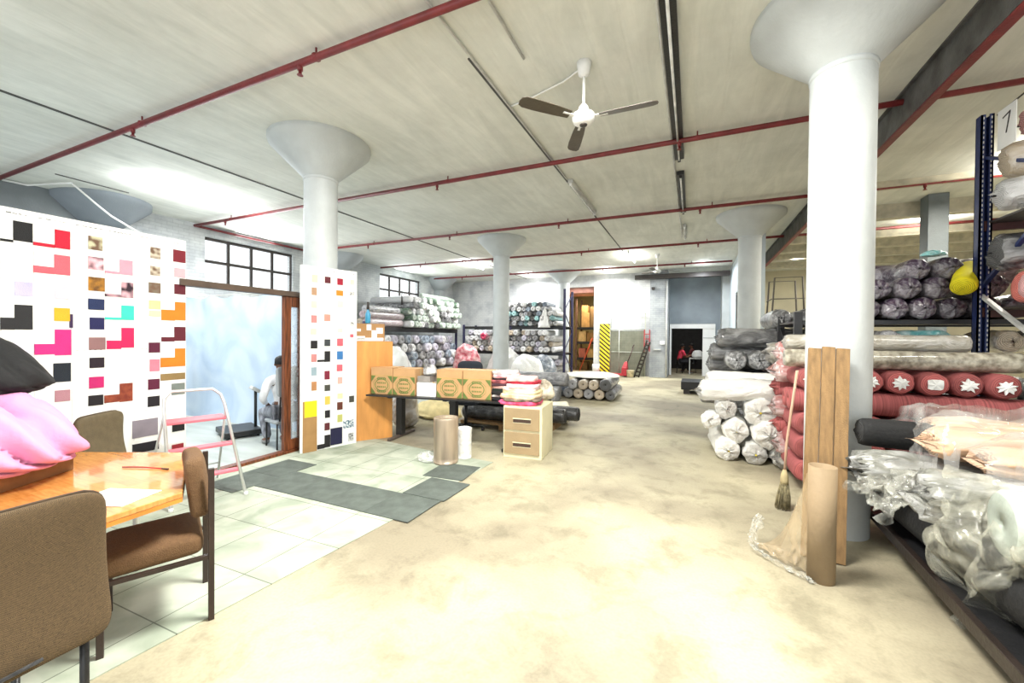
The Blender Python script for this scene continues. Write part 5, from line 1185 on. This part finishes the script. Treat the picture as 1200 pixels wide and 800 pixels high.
# sliding timber door and its frame
dr = thing('sliding_door', 'brown timber framed sliding glass door beside the small swatch board', 'door', (-5.03,3.85,0))
bwm = M['brown_wood']
MB().b2(-.03,.03,-.13,-.03,.036,2.12).build('stile', bwm, dr, .004); MB().b2(-.03,.03,.10,.16,.036,2.12).build('stile', bwm, dr, .004)
MB().b2(-.028,.028,-.03,.10,.036,.17).build('bottom_rail', bwm, dr, .003); MB().b2(-.028,.028,-.03,.10,1.98,2.12).build('top_rail', bwm, dr, .003)
MB().b2(-.004,.004,-.03,.10,.17,1.98).build('pane', mat('pane_clear', (.8,.87,.92), .1, alpha=.3, bump=0), dr)
struct('door_2', MB().b2(-5.09,-4.97,2.50,4.12,2.12,2.19).b2(-5.07,-4.99,4.05,4.12,0,2.12), mat('header_dark', sr(84,68,56), .5), .003, label='dark timber head beam over the sliding door')
# pale blue polythene curtain screening the inner room
cm_, nt, bb = nodes_of('curtain_blue'); LL = nt.links.new
tc = N(nt, 'ShaderNodeTexCoord'); nz = N(nt, 'ShaderNodeTexNoise', Scale=1.2, Detail=4.0, Distortion=1.0); LL(tc.outputs['Object'], nz.inputs['Vector'])
rp = N(nt, 'ShaderNodeValToRGB'); LL(nz.outputs['Fac'], rp.inputs[0]); rp.color_ramp.elements[0].position = .35; rp.color_ramp.elements[0].color = rgb(sr(186,208,232)); rp.color_ramp.elements[1].position = .65; rp.color_ramp.elements[1].color = rgb(sr(214,230,246)); LL(rp.outputs[0], bb.inputs['Base Color']); bb.inputs['Roughness'].default_value = .4
def cur(u, v):
    x = -9.6+4.45*u; z = .02+2.28*v-.05*math.sin(u*PI*6)**2*v
    y = 4.6+.016*math.sin(u*34+2*noise.noise(Vector((u*4,v*2,0))))*(1-.3*v)+.05*noise.noise(Vector((u*5,v*2.5,2)))+.02*noise.noise(Vector((u*16,v*5,7)))
    return (x, y, z)
o = sheet('polythene_curtain', 'pale blue polythene curtain hung across the inner room', cur, 120, 30, cm_, 'curtain')
tag(MB().tube([(-9.7,4.6,2.31),(-5.2,4.6,2.31)], .008, 6).build('curtain_wire', M['conduit']), 'thin wire carrying the pale blue curtain', 'wire')
o = blob('dark_bundle', PAL['slate blue'][0], (.35,.3,.7), 14, folds=.08); o.location = (-8.6,3.9,.27); tag(o, 'dark grey bundle in the inner room beside the large swatch board', 'bundle')
# platform scale
sc_ = thing('platform_scale', 'black platform scale with grey display post in the inner room', 'scale', (-6.55,4.10,.01), -.35)
MB().b2(-.36,.30,-.25,.25,.03,.11).build('platform', M['black_metal'], sc_, .01)
for x in (-.3,.25):
    for y in (-.2,.2): MB().lathe([(.02,0),(.02,.03)], (x,y,0), 10).build('foot', M['black_metal'], sc_)
MB().tube([(.05,.21,.10),(.05,.21,.68)], .022, 12).build('post', M['black_metal'], sc_)
MB().box((0,0,0),(.20,.13,.05),0,0,Matrix.Rotation(-.6,3,'X')).build('display', M['conduit'], sc_, .006).location = (.05,.20,.71)

# ------------------------------------------------------------------ people
def skin(name, pts, edges, m, parent=None, sub=1):
    """pts: {name:(xyz, radius)}; skin surface over a joint skeleton"""
    keys = list(pts); me = bpy.data.meshes.new(name)
    me.from_pydata([pts[k][0] for k in keys], [(keys.index(a), keys.index(b)) for a, b in edges], [])
    me.materials.append(m); o = bpy.data.objects.new(name, me); C.objects.link(o)
    if parent: o.parent = parent
    o.modifiers.new('skin', 'SKIN').use_smooth_shade = True
    for i, k in enumerate(keys):
        r = pts[k][1]; d = me.skin_vertices[0].data[i]; d.radius = r if isinstance(r, tuple) else (r, r); d.use_root = (i == 0)
    s = o.modifiers.new('sub', 'SUBSURF'); s.levels = s.render_levels = sub
    return o
skinm = mat('skin_brown', sr(122,80,58), .55, var=.05, bump=0)
hairm = mat('hair_black', (.012,.01,.01), .7)
def person(name, label, loc, rz, P, shirt, trousers, sleeves=.55, hair=True):
    """P: joint positions in local metres, figure faces local -Y"""
    t = thing(name, label, 'person', loc, rz)
    J = {'pelvis':(P['pelvis'],(.135,.11)),'waist':(P['waist'],(.12,.10)),'chest':(P['chest'],(.15,.11)),'collar':(P['collar'],(.10,.08)),'neck':(P['neck'],.05),'jaw':(P['jaw'],(.062,.07)),'head':(P['head'],(.075,.09)),'crown':(P['crown'],(.06,.07))}
    E_ = [('pelvis','waist'),('waist','chest'),('chest','collar'),('collar','neck'),('neck','jaw'),('jaw','head'),('head','crown')]
    for s in 'LR':
        J['sh'+s] = (P['sh'+s], .055); J['el'+s] = (P['el'+s], .042); J['wr'+s] = (P['wr'+s], .028)
        J['hip'+s] = (P['hip'+s], .09); J['kn'+s] = (P['kn'+s], .06); J['an'+s] = (P['an'+s], .04); J['toe'+s] = (P['toe'+s], .032)
        w = Vector(P['wr'+s]); f = (w-Vector(P['el'+s])).normalized(); side = f.cross(Vector((0,0,1))).normalized()
        palm = w+f*.06; J['palm'+s] = (tuple(palm), (.034,.018)); E_ += [('collar','sh'+s),('sh'+s,'el'+s),('el'+s,'wr'+s),('wr'+s,'palm'+s),('pelvis','hip'+s),('hip'+s,'kn'+s),('kn'+s,'an'+s),('an'+s,'toe'+s)]
        for q, (off, ln) in enumerate([(-.03,.07),(-.01,.08),(.01,.075),(.03,.06)]):
            a = palm+side*off+f*.035; b = a+f*ln*.5+Vector((0,0,-.012)); c = b+f*ln*.35+Vector((0,0,-.03))
            J['f%d%sa' % (q, s)] = (tuple(a), .009); J['f%d%sb' % (q, s)] = (tuple(b), .008); J['f%d%sc' % (q, s)] = (tuple(c), .007)
            E_ += [('palm'+s,'f%d%sa' % (q, s)),('f%d%sa' % (q, s),'f%d%sb' % (q, s)),('f%d%sb' % (q, s),'f%d%sc' % (q, s))]
        a = w+f*.02+side*(-.035 if s == 'L' else .035); b = a+f*.04+side*(-.015 if s == 'L' else .015)
        J['t'+s+'a'] = (tuple(a), .011); J['t'+s+'b'] = (tuple(b), .009); E_ += [('wr'+s,'t'+s+'a'),('t'+s+'a','t'+s+'b')]
    skin('body', J, E_, skinm, t, 1)
    def up(k, d): return (J[k][0], tuple(x+d for x in J[k][1]) if isinstance(J[k][1], tuple) else J[k][1]+d)
    S = {k: up(k, .016) for k in ('pelvis','waist','chest','collar')}; SE = [('pelvis','waist'),('waist','chest'),('chest','collar')]
    for s in 'LR':
        S['sh'+s] = up('sh'+s, .018); e = Vector(P['sh'+s]).lerp(Vector(P['el'+s]), min(1, sleeves*1.6)); S['cuff'+s] = (tuple(e), .058); SE += [('collar','sh'+s),('sh'+s,'cuff'+s)]
        if sleeves > .9:
            S['el'+s] = up('el'+s, .012); S['cuff'+s] = (P['wr'+s], .036); SE[-1] = ('sh'+s,'el'+s); SE.append(('el'+s,'cuff'+s))
    skin('shirt', S, SE, shirt, t)
    T = {'pelvis': up('pelvis', .02)}; TE = []
    for s in 'LR':
        for k in ('hip','kn','an'): T[k+s] = up(k+s, .018)
        TE += [('pelvis','hip'+s),('hip'+s,'kn'+s),('kn'+s,'an'+s)]
        sh = skin('shoe', {'a':(Vector(P['an'+s])+Vector((0,.02,-.03)), .042),'b':(Vector(P['toe'+s]), (.042,.03))}, [('a','b')], mat('shoe_grey', sr(150,150,150), .6), t)
    skin('trousers', T, TE, trousers, t)
    # face: nose, ears, eyes; hair cap
    h = Vector(P['head']); fw = Vector((0,-1,0)); 
    MB().add([(h+Vector(v)) for v in ((-.014,-.085,-.01),(.014,-.085,-.01),(0,-.088,.03),(0,-.112,-.012),(0,-.088,-.025))], [(0,3,2),(1,2,3),(0,4,3),(1,3,4)], 0, True).build('nose', skinm, t)
    for s in (-1, 1):
        MB().lathe([(.004,-.02),(.014,-.012),(.016,.008),(.006,.022)], (h.x+s*.078,h.y+.01,h.z), 10).build('ear', skinm, t)
        MB().lathe([(.002,-.008),(.010,0),(.002,.008)], (h.x+s*.03,h.y-.082,h.z+.018), 8).build('eye', mat('eye_dark', (.02,.015,.01), .2), t)
    MB().b2(h.x-.022,h.x+.022,h.y-.09,h.y-.08,h.z-.052,h.z-.044).build('mouth', mat('lips', sr(110,56,50), .5), t)
    if hair:
        vs = []; fs = []; n = 20; K = 9
        for j in range(K):
            th = 1.75*j/(K-1)
            for i in range(n):
                ph = 2*PI*i/n; back = math.sin(ph); cut = 1.0 if back > -.2 else .62
                tt = th*cut; rr_ = 1+.04*noise.noise(Vector((math.cos(ph)*3, math.sin(ph)*3, j)))
                vs.append((h.x+.09*math.sin(tt)*math.cos(ph)*rr_, h.y+.012+.105*math.sin(tt)*math.sin(ph)*rr_, h.z+.025+.105*math.cos(tt)*rr_))
        for j in range(K-1):
            for i in range(n): fs.append((j*n+i, (j+1)*n+i, (j+1)*n+(i+1)%n, j*n+(i+1)%n))
        o = MB().add(vs, fs, 0, True).build('hair', hairm, t); o.modifiers.new('s','SOLIDIFY').thickness = .012
    return t
def seated(lean=.08, armf=.42, armz=.70, seat=.47, ankle=-.42, reach=.34):
    y = 0; P = {'pelvis':(0,.02,seat+.09),'waist':(0,0,seat+.24),'chest':(0,-lean*.6,seat+.42),'collar':(0,-lean,seat+.55),'neck':(0,-lean-.01,seat+.62),'jaw':(0,-lean-.03,seat+.68),'head':(0,-lean-.035,seat+.75),'crown':(0,-lean-.02,seat+.82)}
    for s, q in (('L',1),('R',-1)):
        P['sh'+s] = (q*.18,-lean,seat+.52); P['el'+s] = (q*.23,-lean-.12*reach/.34,seat+.26); P['wr'+s] = (q*.13,-lean-reach,armz)
        P['hip'+s] = (q*.09,-.02,seat+.08); P['kn'+s] = (q*.12,-.44,seat+.05); P['an'+s] = (q*.12,ankle,.08); P['toe'+s] = (q*.13,ankle-.16,.032)
    return P
person('person', 'person in white shirt and dark shiny trousers seated behind the sliding door post', (-5.37,3.99,0), -PI/2-.25, seated(seat=.42, armz=.60, ankle=-.25, reach=.2), mat('shirt_white', sr(236,238,242), .7), mat('trousers_dark', sr(74,76,86), .35, col2=sr(180,184,196), scale=8, stretch=(3,3,.6)), 1.0)
MBs = thing('stool', 'grey-backed chair under the seated person behind the door post', 'chair', (-5.37,3.99,0), -PI/2-.25)
cushion('seat', .42,.40,.06, M['grey_paint'], MBs, (0,.02,.385), (PI/2,0,0), .06, 0); cushion('backrest', .40,.42,.04, M['grey_paint'], MBs, (0,.24,.95), (.1,0,0), .06, 0)
for sx in (-1,1):
    for sy in (-.16,.2): MB().tube([(sx*.17,sy,0),(sx*.17,sy,.37)], .012, 8).build('leg', M['black_metal'], MBs)
    MB().tube([(sx*.14,.2,.37),(sx*.14,.245,.9)], .012, 8).build('back_post', M['black_metal'], MBs)
person('person', 'person in bright pink-red shirt seated sideways in the dark doorway room', (-.55,20.3,0), PI/2+.3, seated(.10, armz=.82), mat('shirt_red', sr(226,60,84), .7), mat('trousers_blk', (.02,.02,.024), .8), .5)
person('person', 'person in dark maroon shirt seated facing the one in pink-red, in the doorway room', (.02,20.9,0), -PI/2-.2, seated(.05, seat=.5, armz=.85), mat('shirt_maroon', sr(96,24,34), .7), mat('trousers_blk', (0,0,0)), .5)
for x, y, w_ in ((-.55,20.3,'pink-red shirted person'),(.02,20.9,'maroon shirted person')):
    st = thing('stool', 'dark stool under the '+w_, 'stool', (x,y,0)); sz = .40 if y < 20.5 else .43
    MB().lathe([(.17,sz),(.175,sz+.02),(.17,sz+.04)], n=20).build('seat', M['black_metal'], st)
    for k in range(4):
        a = PI/4+k*PI/2; MB().tube([(.17*math.cos(a),.17*math.sin(a),0),(.12*math.cos(a),.12*math.sin(a),sz)], .012, 8).build('leg', M['black_metal'], st)
wt = thing('work_table', 'small work table with white cloth between the two seated people', 'table', (-.12,19.9,0))
MB().b2(-.02,.62,-.3,.3,.70,.73).build('tabletop', M['conduit'], wt)
for x in (.0,.6):
    for y in (-.27,.27): MB().b2(x-.02,x+.02,y-.02,y+.02,0,.70).build('leg', M['conduit'], wt)
bag((.22,19.85,.731), (.26,.2,.26), 44, plas_w, 'white cloth bundle on the small work table in the doorway room', None, name='cloth', cat='cloth')
bag((.70,19.9,.0), (.2,.25,.75), 45, mat('dark_cloth', sr(30,30,32), .8), 'dark bundle at the right of the doorway room', None)

# ------------------------------------------------------------------ back of the hall
# hazard striped post guard
m, nt, bb = nodes_of('hazard_stripes'); LL = nt.links.new
tc = N(nt, 'ShaderNodeTexCoord'); mp = N(nt, 'ShaderNodeMapping'); LL(tc.outputs['Object'], mp.inputs[0]); mp.inputs['Rotation'].default_value = (0, -PI/4+.08, 0)
w = N(nt, 'ShaderNodeTexWave', wave_type='BANDS', bands_direction='Z', Scale=2.3); LL(mp.outputs[0], w.inputs['Vector'])
rp = N(nt, 'ShaderNodeValToRGB'); rp.color_ramp.interpolation = 'CONSTANT'; LL(w.outputs['Fac'], rp.inputs[0]); rp.color_ramp.elements[0].color = rgb(sr(40,34,20)); rp.color_ramp.elements[1].position = .45; rp.color_ramp.elements[1].color = rgb(sr(246,222,50)); LL(rp.outputs[0], bb.inputs['Base Color']); bb.inputs['Roughness'].default_value = .5
hz = thing('hazard_post', 'tall yellow and black striped guard board beside the back wall opening', 'guard', (-3.49,17.66,0))
MB().b2(-.21,.17,-.012,.012,.03,2.2).b2(.17,.22,-.012,.1,.03,2.2).build('striped_panel', m, hz)
MB().b2(-.24,.25,-.05,.08,0,.03).build('base', M['dark_frame'], hz)
# mesh gate
gt = thing('wire_gate', 'grey wire mesh gate with pale frame on the back wall', 'gate', (-2.53,17.68,0))
fm = mat('gate_frame', sr(186,190,178), .5); 
MB().tube([(-.72,0,0),(-.72,0,2.62),(.72,0,2.62),(.72,0,0)], .025, 8).build('frame', fm, gt); MB().tube([(-.72,0,1.95),(.72,0,1.95)], .02, 8).tube([(-.35,0,0),(-.35,0,1.95)], .016, 8).tube([(-.72,0,1.0),(.72,0,1.0)], .014, 8).build('cross_rail', fm, gt)
wm_ = MB()
for i in range(28): x = -.70+.052*i; wm_.bar((x,.0,.05),(x,.0,1.93),.005,.005)
for i in range(26): z = .06+.072*i; wm_.bar((-.7,.004,z),(.7,.004,z),.005,.005)
wm_.build('mesh', mat('mesh_grey', sr(110,112,100), .5), gt)
MB().b2(-.7,.7,.03,.06,.02,1.9).build('backing_sheet', mat('gate_sheet', sr(142,144,126), .7, var=.1, scale=3), gt)
# pallet truck and platform trolleys
pj = thing('pallet_truck', 'red hand pallet truck with raised handle before the mesh gate', 'pallet truck', (-2.95,17.2,0))
rd = mat('truck_red', sr(176,44,54), .45)
MB().b2(-.85,.35,-.3,-.12,.05,.11).b2(-.85,.35,.12,.3,.05,.11).build('fork', rd, pj, .006); MB().b2(.3,.5,-.25,.25,.05,.38).add([(.3,-.2,.38),(.5,-.2,.38),(.5,.2,.38),(.3,.2,.38),(.40,-.08,.62),(.5,-.08,.62),(.5,.08,.62),(.40,.08,.62)], [(0,1,5,4),(1,2,6,5),(2,3,7,6),(3,0,4,7),(4,5,6,7)]).build('chassis', rd, pj, .01)
MB().tube([(.48,0,.55),(.72,0,1.2)], .018, 8).tube([(.70,-.12,1.2),(.74,-.13,1.3),(.76,0,1.33),(.74,.13,1.3),(.70,.12,1.2),(.70,-.12,1.2)], .012, 8).build('handle', mat('handle_dk', sr(70,36,36), .5), pj)
MB().tube([(.42,-.1,.05),(.42,.1,.05)], .05, 14).build('wheel', M['black_metal'], pj)
bk_ = thing('bucket', 'cream bucket on the floor beside the stair crawler', 'bucket', (-2.32,17.05,0))
MB().lathe([(.13,0),(.16,.26),(.17,.27),(.17,.29),(.15,.285),(.12,.02)], n=28, capt=False).build('body', mat('bucket_cream', sr(214,200,166), .6, var=.2, scale=9), bk_)
# red ladder leaning at the pier and dark chain hoist pile
rl = thing('ladder', 'short red ladder hung on the wall beside the pier', 'ladder', (-1.72,17.42,1.05))
for s in (-1, 1): MB().b2(s*.1-.018,s*.1+.018,-.02,.02,0,.9).build('rail', rd, rl)
for k in range(4): MB().b2(-.1,.1,-.012,.012,.1+.2*k,.13+.2*k).build('rung', rd, rl)
hp = thing('chain_hoist', 'dark rusty chain conveyor piece leaning on the wall beside the bucket', 'machine part', (-1.95,17.1,0))
lkm = mat('rusty_dark', sr(52,44,34), .7, var=.4, scale=20)
MB().bar((-.22,0,.0),(.24,.28,1.5),.03,.05).bar((-.05,0,.0),(.36,.28,1.45),.03,.05).build('rail', lkm, hp)
for k in range(9): MB().bar((-.20+.047*k,.0+.03*k,.08+.155*k),(.0+.042*k,.0+.03*k,.06+.155*k),.05,.06).build('cleat', lkm, hp)
# door camera and socket on the pier
tag(MB().b2(-.06,.06,-.1,0,-.04,.05).lathe([(.04,-.07),(.05,-.02),(.03,.0)], (0,-.06,0), 16).build('security_camera', M['dark_frame']), 'small dark security camera high on the grey pier', 'camera').location = (-1.5,17.44,3.62)
tag(MB().b2(-.09,.09,-.05,0,-.07,.07).build('switch_box', M['paper']), 'white switch box on the grey pier', 'switch').location = (-1.12,17.449,1.42)
tag(MB().b2(-.16,.12,-.10,0,-.02,.02).build('wall_bracket', M['conduit']), 'pale bracket shelf on the grey pier below the switch box', 'bracket').location = (-1.3,17.449,1.14)
tag(MB().tube([(0,0,0),(0,0,3.9)], .03, 10).build('downpipe', M['conduit'], None), 'pale grey pipe running up the right edge of the pier', 'pipe').location = (-.97,17.40,0)
# goods on racks in the store passage
sr_ = rack('storage_rack', 'dark storage rack with cartons in the passage beyond the back wall', -5.25, -4.05, 19.4, 20.4, [.62,1.4,2.1], 3.5, [-5.22,-4.08], mat('rack_rust', sr(96,70,56), .6))
for k, (x, z, w_, h_, c) in enumerate([(-4.95,.625,.34,.45,'pink'),(-4.5,.625,.4,.42,'cream'),(-4.95,1.405,.36,.5,'cream'),(-4.5,1.405,.42,.44,'tan'),(-4.8,2.105,.4,.7,'tan'),(-4.4,2.105,.34,1.0,'dark tan'),(-4.85,2.81,.3,.35,'tan'),(-4.9,.0,.4,.4,'dark tan')]):
    mm = mat('goods_'+c.replace(' ','_'), {'pink':sr(190,110,90),'cream':sr(226,190,130),'tan':sr(176,136,84),'dark tan':sr(120,92,56)}[c], .8)
    carton((x,19.8,z), (w_,.5,h_), 0, '%s carton on the passage rack, %s' % (c, ['lower shelf left','lower shelf right','middle shelf left','middle shelf right','top shelf left','top shelf right, tall','stacked on the top left carton','on the floor beneath'][k]), 'cartons in the passage rack', mm)
tag(MB().tube([(0,0,0),(.55,-.1,1.35)], .025, 8).tube([(.30,0,.75),(.62,-.1,1.55)], .04, 8).build('red_pole', mat('orange_red', sr(206,84,50), .5)), 'orange-red pole slanting across the passage rack', 'pole').location = (-4.95,19.1,.02)
tag(MB().lathe([(.14,0),(.16,.45),(.15,.46)], n=20).build('bin', M['paper']), 'small white bin beside the striped guard board', 'bin').location = (-3.82,17.5,0)
# metal frame on the platform right of the far column
struct('platform_beam', MB().b2(1.3,3.0,8.9,9.9,1.62,1.74).b2(1.32,1.42,8.95,9.05,0,1.62).b2(2.88,2.98,8.95,9.05,0,1.62).b2(2.88,2.98,9.75,9.85,0,1.62).b2(1.32,1.42,9.75,9.85,0,1.62), M['dark_frame'], label='dark steel staging behind the grey rolls')
cf = thing('cage_frame', 'upright tubular metal frame standing on the dark staging', 'frame', (1.62,9.2,1.742))
fm2 = mat('frame_grey', sr(96,90,80), .5)
for y in (-.15,.45): MB().tube([(-.27,y,0),(-.22,y,1.02),(.22,y,1.02),(.27,y,0)], .016, 8).build('side_frame', fm2, cf)
for z in (.12,.32,.62): MB().tube([(-.26,-.15,z),(.26,-.15,z)], .01, 8).build('rung', fm2, cf); MB().tube([(-.26,-.15,z),(-.26,.45,z)], .01, 8).build('rung', fm2, cf)
for x, h_ in ((1.30,.25),(1.40,.42)): tag(MB().tube([(0,0,0),(0,0,h_)], .022, 10).build('short_post', fm2), 'short grey post on the dark staging, '+('shorter' if h_ < .3 else 'taller'), 'post').location = (x+.02,9.0,1.742)
# power tool like black thing on left rack top and dark stick
tag(MB().lathe([(.03,0),(.02,.25),(.008,.5)], n=10).build('dark_rod', M['dark_frame']), 'thin dark rod standing up before the far left window', 'rod').location = (-9.45,11.55,2.7)

# ------------------------------------------------------------------ light
def area(name, loc, size, energy, col=(1,1,1), rot=(0,0,0), sy=None, spread=None):
    l = bpy.data.lights.new(name, 'AREA'); l.energy = energy; l.color = col; l.size = size
    if sy: l.shape = 'RECTANGLE'; l.size_y = sy
    if spread: l.spread = spread
    o = bpy.data.objects.new(name, l); C.objects.link(o); o.location = loc; o.rotation_euler = rot; return o
wd = bpy.data.worlds.new('sky'); bpy.context.scene.world = wd; wd.use_nodes = True
wd.node_tree.nodes['Background'].inputs[0].default_value = (.93,.97,1,1); wd.node_tree.nodes['Background'].inputs[1].default_value = 1.7
# ceiling lamps of the hall: tubes throw light down and onto the slab above
def lamp(x, y, e, col=(1,1,1), l=1.4, up=.35, w=.25):
    area('hall_lamp', (x,y,4.17), l, e, col, (0,0,PI/2), w)
    if up: area('hall_lamp_up', (x,y,4.12), l, e*up, col, (PI,0,PI/2), w)
area('hall_lamp', (-.8,2.3,4.2), 1.3, 400, (1,.985,.93), (0,0,0), .8)
area('hall_lamp', (-3.2,3.2,4.2), 1.2, 35, (1,.99,.95), (0,0,0), .3)
lamp(-1.9,14,90,(1,.99,.95)); lamp(-7.6,13.4,150); lamp(-9.0,4.8,170,(.96,.98,1),1.6,.5); lamp(-7.2,2.6,90,(.96,.98,1),1.4,0); lamp(4.9,11.6,240,(1,.97,.88))
lamp(-3.2,16.6,170,(1,1,.97),1.4,.1); lamp(-6.6,16.7,120,(1,1,1),1.6,.1); lamp(3.0,15.5,120,(1,.98,.9),1.4,0); lamp(.3,16.2,90,(.9,.95,1),1.2,.05); lamp(-3.6,8.2,40,(1,.98,.94),1.2,0)  # the lamp before the door recess is added to brighten the white frame
area('hall_lamp', (3.0,3.4,4.2), 1.0, 60, (1,.97,.88), (0,0,0), .3)
lamp(4.6,8.2,170,(1,.96,.86))
area('store_lamp', (-4.6,19.2,3.5), .8, 70, (1,.85,.6), (0,0,0))
area('room_lamp', (-.2,20.6,3.8), .6, 30, (1,.95,.9), (0,0,0))
# daylight from the open front of the hall behind the camera
area('daylight_front', (-1.5,-2.8,2.3), 9, 30, (1,1,.98), (PI/2,0,0), 3.4)
area('daylight_window', (-11.2,7.45,3.47), 2.3, 110, (.93,.97,1), (0,-PI/2,0), 1.1)
area('daylight_window', (-11.2,13.8,3.47), 2.3, 90, (.93,.97,1), (0,-PI/2,0), 1.1)

# ------------------------------------------------------------------ camera
cam = bpy.data.cameras.new('camera'); cam.sensor_width = 36; cam.lens = 36*475/1200; cam.clip_end = 200; cam.clip_start = .05
co = bpy.data.objects.new('camera', cam); C.objects.link(co)
cx_ = Vector((0.9131359, 0.01286318, -0.4074522)); cy_ = Vector((0.4075557, -0.0067285, 0.9131555)); cz_ = cx_.cross(cy_)   # world axes in camera frame (x right, y down, z forward)
right = Vector((cx_[0], cy_[0], cz_[0])); down = Vector((cx_[1], cy_[1], cz_[1])); fwd = Vector((cx_[2], cy_[2], cz_[2]))
Mw = Matrix((right, -down, -fwd)).transposed().to_4x4(); Mw.translation = Vector((0,0,1.6))
co.matrix_world = Mw
sc = bpy.context.scene; sc.camera = co
sc.view_settings.view_transform = 'Standard'; sc.view_settings.look = 'None'; sc.view_settings.gamma = 1; sc.view_settings.use_curve_mapping = False
sc.view_settings.exposure = 0.27
